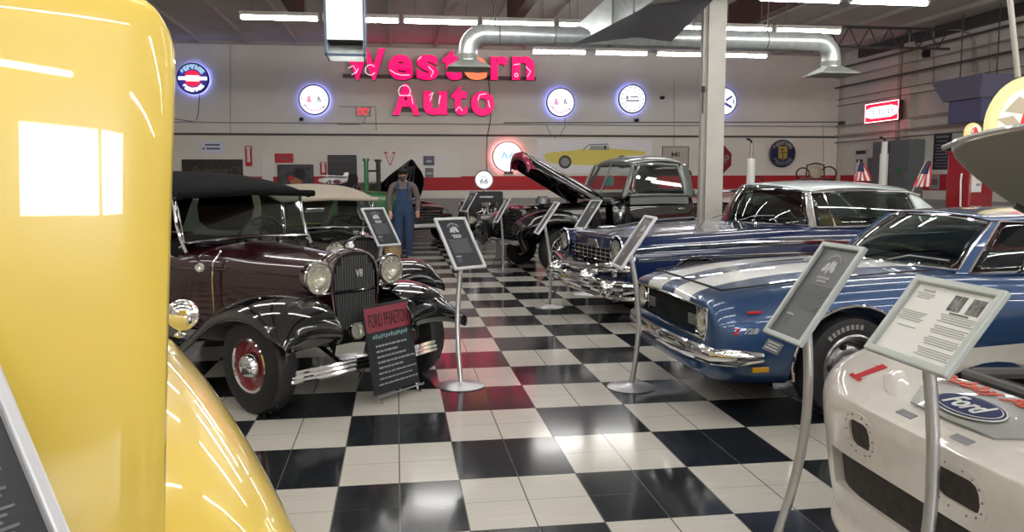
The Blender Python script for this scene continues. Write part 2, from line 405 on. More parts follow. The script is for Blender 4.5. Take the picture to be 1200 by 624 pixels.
b = B().box((3.80, 8.6, 4.19), (.72, 8.2, .56)); b.build('casing', GALV, t, smooth=False, bevel=.01)
b = B()
for i in range(8):
    y = 4.6+i*1.15; b.box((3.80, y, 4.19), (.76, .03, .60))
b.build('flange', STEEL, t, smooth=False)
b = B().grid([[(3.44, 12.68, 4.47), (3.44, 12.68, 3.91)], [(2.9, 12.99, 3.98), (2.9, 12.99, 3.70)]], .01).grid([[(3.44, 12.68, 3.91), (4.16, 12.68, 3.91)], [(2.9, 12.84, 3.70), (4.7, 12.84, 3.70)]], .01).grid([[(3.44, 12.68, 4.47), (4.16, 12.68, 4.47)], [(2.9, 13.0, 3.98), (4.7, 13.0, 3.98)]], .01)
b.build('transition', GALV, t, smooth=False)
for (p, q, r_) in (((2.75, 12.5, 3.62), (3.75, 12.4, 3.74), (3.44, 11.0, 3.90)), ((3.75, 12.4, 3.74), (4.35, 12.5, 3.70), (4.16, 10.2, 3.90)), ((3.44, 11.0, 3.90), (4.16, 10.2, 3.90), (3.75, 12.4, 3.74))):
    b = B(); vs = [b.b.verts.new(q_) for q_ in (p, q, r_)]; f = b.b.faces.new(vs); bmesh.ops.solidify(b.b, geom=[f], thickness=.015); b.build('folded_panel', mat('dull_folded_sheet', (.38, .38, .42), .55, .1), t, smooth=False)
# the bright drop hood at the upper left
c = at(406, 60, Y=8.6)
zt, zb_ = CZ, at(406, 69, Y=8.6).z
t = thing('duct_hood', 'bright galvanised square duct dropping from the ceiling beside the red letters', 'air duct', (c.x, 8.6, 0))
hw = .185; bb = B()
for s in (-1, 1): bb.box((s*hw, 0, (zt+zb_)/2), (.015, .37, zt-zb_)); bb.box((0, s*hw, (zt+zb_)/2+(.08 if s < 0 else 0)), (.37, .015, zt-zb_-(.16 if s < 0 else 0)))
bb.build('casing', GALV, t, smooth=False)
bb = B()
for s in (-1, 1): bb.box((s*(hw+.006), -hw-.006, (zt+zb_)/2), (.022, .022, zt-zb_)).box((s*(hw+.006), hw+.006, (zt+zb_)/2), (.022, .022, zt-zb_))
bb.box((0, -hw-.006, zb_+.012), (.40, .022, .024)).build('corner_angle', mat('blue_grey_angle', (.05, .09, .17), .4), t, smooth=False)
B().box((0, 0, zb_+.17), (.35, .35, .012)).build('damper', DARK, t, smooth=False)

# ------------------------------------------------------------------ conduits on the walls
def run(name, lab, pts, r=.018, m=PIPEP, cat='conduit', seg=8):
    return tag(B().tube(pts, r, seg=seg).build(name, m), lab, cat)
z1 = at(600, 146, Y=BACKY).z; z2 = at(600, 159, Y=BACKY).z
run('conduit', 'upper pale conduit running level along the whole back wall', [(LX, BACKY-.04, z1), (RX-.1, BACKY-.04, z1)], .018)
run('conduit', 'lower darker conduit running level along the back wall below the pale one', [(LX, BACKY-.05, z2), (RX-.1, BACKY-.05, z2)], .030, PIPED)
run('conduit', 'short pale conduit on the back wall below the two right-hand lit clock signs', [at(590, 144, Y=BACKY-.03), at(988, 143, Y=BACKY-.03)], .014, PIPED)
for u, v0, v1, w_ in ((270, 50, 158, 'left of the second round sign'), (790, 95, 172, 'above the framed panel left of the post'), (965, 146, 190, 'at the right end of the back wall')):
    run('wall_cable', 'thin vertical cable on the back wall, '+w_, [at(u, v0, Y=BACKY-.02), at(u, v1, Y=BACKY-.02)], .010, PIPEP)
run('wall_cable', 'black cable hanging from the big red letters down past the pink glowing clock sign', [at(u, v, Y=BACKY-.14) for u, v in ((572, 88), (575, 120), (575, 140), (571, 160), (570, 185), (571, 206))], .013, BLACKM)
run('wall_cable', 'thin dark cable drooping below the lit red and blue round sign', [at(u, v, Y=BACKY-.03) for u, v in ((234, 110), (232, 135), (229, 143), (215, 141), (190, 137))], .010, BLACKM)
run('wall_cable', 'thin cable looping under the lit round sign above the painted yellow car', [at(u, v, Y=BACKY-.03) for u, v in ((640, 146), (645, 157), (650, 161), (657, 158), (662, 148), (662, 136))], .008, PIPED)
run('wall_cable', 'bent conduit left of the exit sign', [at(u, v, Y=BACKY-.03) for u, v in ((395, 146), (420, 146), (427, 143), (428, 137))], .009, PIPED)
run('wall_cable', 'square-cornered conduit framing the exit sign', [at(u, v, Y=BACKY-.03) for u, v in ((398, 125), (440, 125), (441, 153))], .009, PIPED)
def rw(u, v, o=.05): return at(u, v, X=RX-o)
zp = 4.35
run('pipe', 'long dark sprinkler pipe running level along the right wall', [(RX-.35, y, zp) for y in (BACKY-.2, 12, 4, -4)], .030, PIPED, 'pipe')
for i, (z, r_, m_, o) in enumerate(((z1, .022, PIPEP, .24), (z2+.02, .034, PIPEP, .25), (z2-.18, .015, PIPED, .24), (4.95, .03, PIPED, .3), (3.80, .012, PIPED, .22), (4.0, .012, PIPED, .22), (4.65, .02, PIPEP, .24))):
    run('pipe', 'pale pipe running level along the right wall, number %s from the floor' % ('one two three four five six seven'.split()[sorted((z1, z2+.02, z2-.18, 4.95, 3.80, 4.0, 4.65)).index(z)]), [(RX-o, y, z) for y in (BACKY-.1, 12, 4, -4)], r_, m_, 'pipe')
for u, v0, v1, w_ in ((1066, 35, 120, 'left of the pilaster'), (1094, 5, 100, 'between pilaster and the tall grey unit'), (1140, 40, 85, 'above the hanging heater, left'), (1160, 40, 85, 'above the hanging heater, right')):
    run('pipe', 'thin vertical pipe on the right wall '+w_, [rw(u, v0, .16), rw(u, v1, .16)], .022, PIPEP, 'pipe')
run('pipe', 'pale pipe bending down on the right wall above the heater', [rw(u, v, .1) for u, v in ((1000, 36), (1080, 36), (1125, 35), (1137, 40), (1142, 50), (1144, 90))], .025, PIPEP, 'pipe')
# ------------------------------------------------------------------ things on the back wall
K = BACKY/20.5
UX, VZ = Vector((1, 0, 0)), Vector((0, 0, 1)); UY = Vector((0, -1, 0))
def wallbox(name, u0, v0, u1, v1, m, lab, cat, d=.03, off=0., parent=None, build=True):
    a, c = at(u0, v0, Y=BACKY-off), at(u1, v1, Y=BACKY-off)
    b = B().box(((a.x+c.x)/2, BACKY-off-d/2, (a.z+c.z)/2), (abs(c.x-a.x), d, abs(a.z-c.z)))
    o = b.build(name, m, parent, smooth=False)
    if lab: tag(o, lab, cat)
    return o, a, c
# WESTERN AUTO
SY = BACKY-.30
t = thing('channel_letter_sign', 'huge glowing magenta letters spelling Western Auto high on the back wall', 'sign', (0, 0, 0))
def letter(ch, u0, v0, u1, v1, m=PINK, parent=None, bold=.034):
    a, c = at(u0, v0, Y=SY), at(u1, v1, Y=SY)
    b = B(); fit_text(b, ch, ((a.x+c.x)/2, SY, (a.z+c.z)/2), UX, VZ, abs(c.x-a.x), abs(a.z-c.z), .05, bold)
    o = b.build('letter', m, t, smooth=False)
    b = B(); fit_text(b, ch, ((a.x+c.x)/2, SY+.10, (a.z+c.z)/2), UX, VZ, abs(c.x-a.x)+.02, abs(a.z-c.z)+.02, .13, bold)
    b.build('letter_can', BLACKM, o, smooth=False)
    return o
lets = [('W', 404, 56, 452, 94), ('e', 455, 64, 484, 94), ('s', 488, 64, 514, 94), ('t', 518, 58, 541, 94), ('e', 543, 66, 571, 94), ('r', 575, 66, 596, 94), ('n', 600, 66, 626, 94),
        ('A', 460, 98, 492, 135), ('u', 496, 107, 524, 135), ('t', 529, 100, 548, 135), ('o', 552, 107, 579, 136)]
los = [letter(*l, m=(ORANGE if i == 4 else PINK)) for i, l in enumerate(lets)]
# white squiggles of neon tubing on the letters
def squig(o, pts, r=.012):
    B().tube([at(u, v, Y=SY-.035) for u, v in pts], r, seg=6).build('neon_squiggle', PINKW, o)
def ringp(u, v, r, a0=0, a1=2*PI, n=12): return [(u+r*math.cos(a0+(a1-a0)*i/n), v+r*math.sin(a0+(a1-a0)*i/n)) for i in range(n+1)]
squig(los[0], ringp(434, 82, 6, .5, 5.6)); squig(los[0], [(408, 80), (414, 77), (418, 84), (412, 88)]); squig(los[0], [(417, 86), (420, 80)])
squig(los[1], [(457, 82), (463, 86), (470, 88), (480, 88)]); squig(los[2], [(490, 70), (494, 66)]); squig(los[2], [(502, 78), (508, 84), (505, 90)])
squig(los[6], [(602, 76), (609, 75)]); squig(los[6], ringp(605, 88, 2)); squig(los[6], [(616, 78), (622, 84), (618, 90)])
squig(los[7], ringp(474, 107, 7, 2.4, 7.2)); squig(los[7], [(468, 112), (482, 112), (484, 122)]); squig(los[8], [(503, 112), (508, 108), (504, 118)]); squig(los[8], [(516, 112), (514, 122)])
squig(los[9], [(534, 130), (538, 125), (542, 130)]); squig(los[10], [(560, 118), (562, 111), (570, 110)]); squig(los[10], [(572, 118), (574, 126)])
for v in (89, 129):
    a, c = at(402 if v < 100 else 470, v, Y=BACKY-.06), at(628 if v < 100 else 576, v, Y=BACKY-.06)
    B().box(((a.x+c.x)/2, BACKY-.06, a.z), (c.x-a.x, .12, .10)).build('raceway', PIPED, t, smooth=False)

def round_sign(u, v, R, lab, face=LITW, ring=LITB, name='round_wall_sign', cat='sign', rim=BLACKM, depth=.14, Y=BACKY, ringr=.90):
    c = at(u, v, Y=Y-depth*K); t = thing(name, lab, cat, (c.x, Y, c.z)); t.scale = (K, K, K)
    B().lathe([(0, .06), (R*.96, .06), (R, .08), (R, depth), (R*.93, depth+.01), (R*.93, depth-.01), (0, depth-.01)], (0, 0, 0), '-Y', seg=40).build('rim', rim, t)
    B().lathe([(0, 0), (R*.92, 0), (R*.92, .012), (0, .012)], (0, -depth+.006, 0), '-Y', seg=40).build('face', face, t)
    if ring: B().tube([(R*ringr*math.cos(a), -.030, R*ringr*math.sin(a)) for a in [i*PI/24 for i in range(48)]], .010, seg=6, closed=True).build('neon_ring', ring, t)
    return t, depth+.018
F_ = lambda t, d, x=0, z=0: (x, -d, z)
# 1 dark blue service sign with a red ball and a white bar
t, d = round_sign(226, 92, .37, 'lit round sign with red ball and white bar on dark blue, beside the yellow panel', LITBD, LITB)
b = B().lathe([(0, 0), (.19, 0), (.19, .01), (0, .01)], (0, -d+.005, 0), '-Y', seg=30); b.build('red_ball', LITRED, t)
b = B().box((0, -d-.008, 0), (.66, .006, .085)).box((0, -d-.012, 0), (.30, .006, .14)); b.build('white_bar', LITW, t, smooth=False)
arc_text(B(), 'SERVICE', (0, -d, 0), UX, VZ, .27, 2.5, .64, .11).build('lettering', LITLB, t, smooth=False)
arc_text(B(), 'SERVICE', (0, -d, 0), UX, VZ, .27, -2.4, -.74, .09, inward=True).build('lettering', LITW, t, smooth=False)
# lit clocks with sparse marks
def marks(t, d, items, m, nm='mark'):
    b = B()
    for (x, z, w_, h_, a) in items: b.box((x, -d, z), (w_, .004, h_), Matrix.Rotation(a, 3, 'Y'))
    b.build(nm, m, t, smooth=False)
PKM = mat('pink_ink_on_lit_face', (.6, .1, .2), .5, emit=(1, .35, .5), es=.6); GYM = mat('grey_ink_on_lit_face', (.15, .16, .2), .5, emit=(.4, .42, .5), es=.3)
for (u, v, lab) in ((368, 117, 'lit white round sign with pink and grey crests, left of the exit sign'), (657, 120, 'lit white round clock sign with pink lettering, right of Western Auto letters')):
    t, d = round_sign(u, v, .37, lab)
    marks(t, d, [(-.13, .02, .05, .13, .4), (-.10, .0, .05, .12, -.4), (-.12, .07, .09, .03, 0), (-.12, -.05, .10, .03, 0)], PKM, 'pink_crest')
    marks(t, d, [(.10, .03, .03, .12, .3), (.14, 0, .03, .10, -.4), (.11, -.04, .06, .02, 0), (.29, .0, .05, .02, .4), (-.29, .03, .03, .03, 0), (-.22, -.13, .09, .025, 0), (.23, -.17, .04, .05, .5)], GYM, 'grey_crest')
    b = B()
    for i in range(9): a = -2.45+i*.21; b.box((math.cos(a)*.26, -d, math.sin(a)*.26), (.03, .004, .05), Matrix.Rotation(-a-PI/2, 3, 'Y'))
    b.build('lettering', PKM, t, smooth=False)
t, d = round_sign(741, 116, .37, 'lit white round sign with a dark ring of letters, left of the small black camera')
b = B()
for i in range(14): a = i*2*PI/14; b.box((math.cos(a)*.29, -d, math.sin(a)*.29), (.025, .004, .05), Matrix.Rotation(-a-PI/2, 3, 'Y'))
b.tube([(.22*math.cos(a), -d, .22*math.sin(a)) for a in [i*PI/16 for i in range(32)]], .006, seg=5, closed=True).build('letter_ring', GYM, t, smooth=False)
marks(t, d, [(-.14, .03, .06, .09, .3), (.05, .05, .2, .035, 0), (0, -.05, .34, .04, 0), (.14, -.045, .05, .05, .2)], GYM, 'lettering')
t, d = round_sign(848, 119, .37, 'lit white and blue round sign half hidden behind the cream post')
marks(t, d, [(.14, .08, .2, .05, -.6), (.12, -.1, .22, .06, .5), (.27, 0, .03, .12, 0)], LITBD, 'lettering')
t, d = round_sign(595, 184, .40, 'lit white round sign with pink glow on the wall, above the pickup', LITW, LITR, rim=PIPEP, ringr=.95)
marks(t, d, [(-.12, .05, .05, .2, .4), (-.04, .02, .05, .16, -.4), (.08, .04, .05, .18, .5), (.14, -.02, .05, .1, -.4)], LITLB, 'lettering')
c = at(596, 203, Y=BACKY-.02)
b = B().box((c.x, BACKY-.03, c.z), (.28, .05, .06)); tag(b.build('transformer_box', DKRED, smooth=False), 'small dark red power box under the pink glowing round sign', 'box')
# unlit blue and yellow sign
t, d = round_sign(917, 180, .37, 'unlit dark blue round sign with a yellow crest on the back wall', mat('blue_enamel', (.012, .014, .07), .35), None, rim=mat('blue_rim', (.012, .012, .04), .4), depth=.10)
b = B().prism([(-.13, .15), (-.09, .19), (.09, .19), (.13, .15), (.12, -.14), (0, -.19), (-.12, -.14)], (0, -d+.004, 0), UX, VZ, .008); b.build('crest', mat('mustard_enamel', (.42, .32, .06), .5), t, smooth=False)
marks(t, d+.008, [(0, -.15, .2, .03, 0), (0, 0, .02, .28, 0), (0, .02, .2, .02, 0), (-.04, .1, .05, .04, 0)], mat('brown_ink', (.10, .05, .03), .6), 'crest_marks')
arc_text(B(), 'SERVICE', (0, -d, 0), UX, VZ, .28, 2.5, .64, .10).build('lettering', GREYTX, t, smooth=False)
arc_text(B(), 'SERVICE', (0, -d, 0), UX, VZ, .28, -2.5, -.64, .10, inward=True).build('lettering', mat('pale_blue_ink', (.13, .17, .21), .5), t, smooth=False)
# small cameras and boxes
for (u, v, lab) in ((775, 115, 'small black camera dome on the back wall right of the lit round signs'), (745, 141, 'small dark junction box above the conduit under the second lit round sign'), (353, 140, 'small dark junction box under the left lit clock sign')):
    c = at(u, v, Y=BACKY); b = B().box((0, -.04, 0), (.10, .08, .08)).ball((0.02, -.10, 0), .055, seg=12); o = b.build('security_camera' if u == 775 else 'junction_box', BLACKM, smooth=False); o.location = (c.x, BACKY, c.z); tag(o, lab, 'camera' if u == 775 else 'junction box')
# EXIT
t = thing('exit_sign', 'small red lettered exit sign on the back wall under the letter W', 'sign', tuple(at(426, 131, Y=BACKY))); t.scale = (K, K, K)
B().box((0, -.03, 0), (.36, .06, .24)).build('housing', PIPEP, t, smooth=False)
fit_text(B(), 'EXIT', (0, -.062, 0), UX, VZ, .28, .17, .01, .02).build('lettering', LITRED, t, smooth=False)
# white notice
def plate(name, u0, v0, u1, v1, m, lab, cat='sign', d=.03, X=None):
    """an Empty in the middle of a wall plate; its panel is the first child; local x right, z up, facing -y"""
    if X is None:
        a, c = at(u0, v0, Y=BACKY), at(u1, v1, Y=BACKY); w_, h_ = abs(c.x-a.x), abs(a.z-c.z)
        t = thing(name, lab, cat, ((a.x+c.x)/2, BACKY-.012, (a.z+c.z)/2))
    else:
        a, c = at(u0, v0, X=X), at(u1, v1, X=X); w_ = abs(c.y-a.y); zt_, zb = a.z, at(u0, v1, X=X).z; h_ = zt_-zb
        t = thing(name, lab, cat, (X-.012, (a.y+c.y)/2, (zt_+zb)/2), -PI/2)
    B().box((0, -d/2, 0), (w_, d, h_)).build('panel', m, t, smooth=False, bevel=.004)
    return t, w_, h_, d
def bars(t, d, rows, m, nm='print', th=.004):
    b = B()
    for (x, z, w_, h_) in rows: b.box((x, -d-th/2, z), (w_, th, h_))
    return b.build(nm, m, t, smooth=False)
t, W, H, d = plate('wall_sign', 235, 166, 262, 180, mat('pale_blue_white_plate', (.74, .77, .88), .5), 'small white sign with rows of blue letters above the black script sign')
bars(t, d, [(.02, H*.22, W*.66, .045), (.04, -H*.1, W*.6, .05)], mat('slate_blue_ink', (.10, .12, .22), .5)); bars(t, d, [(-W*.36, -H*.1, .05, .06)], REDM, 'red_mark')
t, W, H, d = plate('script_sign', 213, 187, 286, 226, mat('old_black_sign', (.018, .013, .009), .5, fn=noise_var(9, .4)), 'long black sign with faded gold script above the black canvas roof')
fit_text(B(), 'Studebaker', (-.05, -d-.002, H*.17), UX, VZ, W*.62, H*.26, .006, 0, .4).build('lettering', mat('faded_gold_script', (.11, .085, .045), .6), t, smooth=False)
B().lathe([(.12, 0), (.135, 0), (.135, .006), (.12, .006)], (W*.38, -d, H*.14), '-Y', seg=24).build('emblem', MATS['faded_gold_script'], t)
for (u0, v0, u1, v1, lab) in ((287, 171, 296, 195, 'white sign with a red border and down arrow right of the black script sign'), (375, 190, 383, 206, 'white sign with red edges beside the dark framed picture')):
    t, W, H, d = plate('arrow_sign', u0, v0, u1, v1, REDM, lab, d=.02)
    bars(t, d, [(0, .03, W*.42, H*.70), (0, H*.42, W*.7, H*.08)], WHITE, 'arrow')
t, W, H, d = plate('red_banner', 322, 180, 344, 191, REDM, 'short red banner on the wall above the dark framed picture', 'banner', .02); bars(t, d, [(.03, 0, W*.5, .04)], DKRED)
t, W, H, d = plate('framed_picture', 325, 193, 368, 219, DARK, 'dark framed picture with an orange and yellow shape, above the tan car roof', 'picture')
B().box((0, -d-.004, 0), (W*.96, .008, H*.94)).build('photo', mat('murky_picture', (.05, .045, .05), .5, fn=noise_var(7, .6)), t, smooth=False)
B().ball((.0, -d-.01, -H*.25), .16, (1.1, .08, .75)).build('orange_shape', mat('orange_ink', (.42, .17, .05), .5), t)
B().ball((-.13, -d-.016, -H*.12), .09, (1, .08, .9)).build('red_shape', REDM, t)
B().ball((.12, -d-.012, .04), .2, (.8, .05, .9)).build('dark_shape', BLACKM, t)
# door opening with a shutter, the white boards beside it
o, a, c = wallbox('door_1', 384, 182, 419, 235, DARK, None, None, .04); o['kind'] = 'structure'
bars_ = B()
for i in range(9): bars_.box(((a.x+c.x)/2, BACKY-.06, a.z-.05-i*.06), (c.x-a.x, .02, .05), Matrix.Rotation(.4, 3, 'X'))
tag(bars_.build('roller_blind', STEEL, smooth=False), 'half-lowered grey slatted blind in the dark doorway left of the green tractor', 'blind')
for k, (u0, v0, u1, v1, lab) in enumerate(((419, 181, 478, 236, 'white wall board behind the green tractor stacks'), (478, 180, 540, 208, 'white wall board with two small posters behind the black raised hood'), (306, 181, 321, 236, 'narrow white panel left of the red banner'))):
    o, a, c = wallbox('wall_board', u0, v0, u1, v1, mat('white_board', (.80, .78, .73), .55), lab, 'board', .035)
t = thing('letter_sign', 'red and white letter V sign on the white board above the green stacks', 'sign', tuple(at(457, 186, Y=BACKY-.045))); t.scale = (K, K, K)
fit_text(B(), 'V', (0, -.01, 0), UX, VZ, .22, .26, .02, .04).build('letter', WHITE, t, smooth=False); fit_text(B(), 'V', (0, .006, .0), UX, VZ, .29, .33, .02, .06).build('letter_edge', REDM, t, smooth=False)
for (u0, v0, u1, v1, lab) in ((496, 183, 509, 194, 'upper small dark blue poster with a pale car, on the white board'), (498, 197, 508, 208, 'lower small grey poster on the white board, under the dark blue one')):
    a, c = at(u0, v0, Y=BACKY-.04), at(u1, v1, Y=BACKY-.04); t = thing('poster', lab, 'poster', ((a.x+c.x)/2, BACKY-.04, (a.z+c.z)/2))
    W, H = c.x-a.x, a.z-c.z; B().box((0, -.006, 0), (W, .012, H)).build('sheet', mat('navy_print', (.03, .03, .10), .4) if v0 < 190 else mat('slate_print', (.10, .12, .14), .4), t, smooth=False)
    B().ball((0, -.014, -.02), .08, (1.2, .06, .5)).build('pale_shape', PALETX, t)
    B().box((-.03, -.014, H*.3), (W*.5, .004, .03)).build('print', CHALKR, t, smooth=False)
# mural of a yellow car on a white board
t, W, H, d = plate('mural_board', 629, 163, 763, 203, mat('mural_white', (.84, .83, .84), .5), 'long white board with a painted yellow convertible above the pickup', 'mural')
def mc(u, v): p = at(u, v, Y=BACKY-d); q = t.location; return (p.x-q.x, p.z-q.z)
yb = [mc(*p) for p in ((637, 181), (650, 178), (668, 177), (683, 175), (715, 174), (740, 176), (756, 178), (757, 183), (752, 191), (740, 194), (700, 194), (672, 193), (650, 192), (640, 189))]
B().prism([(x, z) for x, z in yb[::-1]], (0, -d, 0), UX, VZ, .006).build('painted_body', mat('mural_yellow', (.78, .66, .12), .5), t, smooth=False)
b = B()
b.tube([(*[mc(*p)[0]], -d-.01, mc(*p)[1]) for p in ((683, 176), (690, 170), (712, 169), (713, 176))], .012, seg=5)
b.box((mc(709, 173)[0], -d-.01, mc(709, 173)[1]), (.06, .01, .12)); b.build('painted_windscreen', INK, t, smooth=False)
B().prism([mc(*p) for p in ((690, 176), (711, 176), (711, 171), (692, 171))], (0, -d-.004, 0), UX, VZ, .004).build('painted_glass', mat('mural_grey', (.35, .36, .33), .5), t, smooth=False)
for u in (662, 729):
    x, z = mc(u, 190); b = B().lathe([(0, 0), (.20, 0), (.20, .004), (0, .004)], (x, -d-.006, z), '-Y', seg=24); b.build('painted_wheel', INK, t)
    B().lathe([(0, 0), (.13, 0), (.13, .004), (0, .004)], (x, -d-.011, z), '-Y', seg=24).build('painted_wheel', GREYTX, t)
# framed outline panel left of the post
t, W, H, d = plate('notice_frame', 776, 172, 806, 205, PLAINW, 'plain framed wall panel with two dark letters, left of the post', 'panel', .015)
b = B()
for s in (-1, 1): b.box((s*W/2, -.02, 0), (.02, .02, H)); b.box((0, -.02, s*H/2), (W, .02, .02))
b.build('frame', PIPED, t, smooth=False); fit_text(B(), 'MI', (0, -.02, H*.22), UX, VZ, .26, .15, .01, .01).build('lettering', PIPED, t, smooth=False)
# STOP
t = thing('stop_sign', 'red octagonal stop sign on the back wall, half hidden by the post', 'sign', tuple(at(840.5, 187, Y=BACKY))); t.scale = (K, K, K)
oc = [(math.cos(PI/8+i*PI/4)*.41, math.sin(PI/8+i*PI/4)*.41) for i in range(8)]
B().prism(oc, (0, -.03, 0), UX, VZ, .012).build('plate', mat('stop_red', (.22, .008, .016), .4), t, smooth=False)
fit_text(B(), 'STOP', (0, -.045, 0), UX, VZ, .62, .23, .006, .01).build('lettering', GREYTX, t, smooth=False)
# ------------------------------------------------------------------ things on the right wall
X = RX
t = thing('neon_box_sign', 'glowing red and white box sign on the right wall above the grey cabinets', 'sign', (RX-.28, (at(1020, 130, X=X-.28).y+at(1058, 130, X=X-.28).y)/2, at(1040, 131, X=X-.28).z), -PI/2)
W = abs(at(1020, 130, X=X).y-at(1058, 130, X=X).y); H = .52
B().box((0, -.07, 0), (W, .14, H)).build('case', DKRED, t, smooth=False)
B().prism([(-W/2, -H/2), (W/2, -H/2), (W/2, H/2), (-W/2, H/2)], (0, -.142, 0), UX, VZ, .004).build('red_face', LITRED, t, smooth=False)
B().prism([(-W*.47, -.10), (-W*.3, -.16), (W*.3, -.16), (W*.47, -.1), (W*.47, .1), (W*.3, .16), (-W*.3, .16), (-W*.47, .1)], (0, -.148, 0), UX, VZ, .004).build('white_face', glow('lit_white_panel', (1, .93, .97), 1.6), t, smooth=False)
b = B()
for i in range(8): b.box((-W*.33+i*W*.094, -.154, 0), (.035, .004, .15 if i % 3 else .19)); b.box((-W*.33+i*W*.094+.02, -.154, .05 if i % 2 else -.05), (.05, .004, .03))
b.build('lettering', GYM, t, smooth=False)
B().tube([(-W/2, -.15, -H/2), (W/2, -.15, -H/2), (W/2, -.15, H/2), (-W/2, -.15, H/2)], .006, seg=6, closed=True).build('neon_border', LITR, t)
for (u0, u1, v0, v1, lab, dd) in ((1022, 1041, 167, 224, 'left grey electrical cabinet on the right wall', .35), (1042, 1066, 165, 224, 'right grey electrical cabinet with a green mark on the right wall', .45)):
    ya, yb_ = at(u0, 190, X=X-dd).y, at(u1, 190, X=X-dd).y; zt_ = at(u0, v0, X=X-dd).z
    t = thing('electrical_cabinet', lab, 'cabinet', (RX, (ya+yb_)/2, 0), -PI/2)
    B().box((0, -dd/2-.01, (zt_+.9)/2), (ya-yb_-.03, dd, zt_-.9)).build('body', CABG, t, smooth=False, bevel=.01)
    B().box((0, -dd-.01, (zt_+.9)/2), (ya-yb_-.12, .02, zt_-1.0)).build('door', CABG, t, smooth=False, bevel=.006)
    B().box(((ya-yb_)*.35, -dd-.03, 1.6), (.03, .03, .14)).build('handle', STEEL, t, smooth=False)
    if dd > .4: B().ball((.0, -dd-.02, 1.75), .12, (1, .06, .8)).build('green_mark', mat('green_mark_paint', (.03, .20, .06), .5), t)
def rplate(name, u0, v0, u1, v1, m, lab, cat='poster'): return plate(name, u0, v0, u1, v1, m, lab, cat, .02, X=RX)
t, W, H, d = rplate('poster', 1003, 175, 1016, 210, PAPER, 'pale poster with dark heading on the right wall above a small flag')
bars(t, d, [(0, H*.38, W*.8, H*.12), (-.05, H*.1, W*.5, H*.1), (.04, -H*.1, W*.6, H*.12), (0, -H*.3, W*.8, H*.1)], INK)
t, W, H, d = rplate('chalk_menu', 1096, 157, 1114, 199, mat('dark_navy_board', (.012, .015, .035), .45), 'tall dark navy board with pale headings on the right wall above the fuel pump')
bars(t, d, [(0, H*.40, W*.75, H*.06), (0, H*.28, W*.6, H*.03)]+[(0, H*(.18-.085*i), W*(.8-.1*(i % 3)), H*.025) for i in range(8)], GREYTX)
t, W, H, d = rplate('poster', 1091, 205, 1101, 222, mat('dim_paper', (.3, .29, .27), .6), 'small grey notice on the right wall beside the flag'); bars(t, d, [(0, 0, W*.7, H*.4)], DIMTX)
t, W, H, d = rplate('fuse_box', 1018, 185, 1022, 215, CABG, 'narrow dark fuse box beside the left grey cabinet', 'box')
# heater hung on the right wall
t = thing('wall_heater', 'lavender grey sheet-metal heater hung high on the right wall', 'heater', (RX, at(1140, 110, X=RX-.6).y, 0), -PI/2)
zt_, zm, zb = at(1140, 92, X=RX-.6).z, at(1140, 117, X=RX-.6).z, at(1140, 143, X=RX-.6).z
b = B(); r = bmesh.ops.create_cone(b.b, cap_ends=True, segments=4, radius1=.60, radius2=.85, depth=zt_-zm); b.xf(r['verts'], Matrix.Translation((0, -.55, (zt_+zm)/2)) @ Matrix.Diagonal((1.45, .85, 1, 1)) @ Matrix.Rotation(PI/4, 4, 'Z')); b.build('hood', LAV, t, smooth=False)
B().box((0, -.5, (zm+zb)/2), (1.1, .6, zm-zb)).build('body', mat('lavender_body', (.14, .14, .27), .5), t, smooth=False, bevel=.01)
for sx in (-.6, .6): B().cyl((sx, -.5, zt_), (sx, -.5, CZ), .015, seg=6).build('hanger', PIPED, t)
for (u, v, lab) in ((1088, 63, 'small dark alarm bell box high on the right wall'), (989, 145, 'grey emergency lamp at the back right corner of the room')):
    p = at(u, v, X=RX); o = B().box((-.06, 0, 0), (.12, .16, .2 if u > 1000 else .14)).ball((-.12, .05, 0), .05, seg=10).build('wall_box', BLACKM if u > 1000 else PIPED, smooth=False); o.location = (RX, min(p.y, BACKY-.15), p.z); tag(o, lab, 'box')
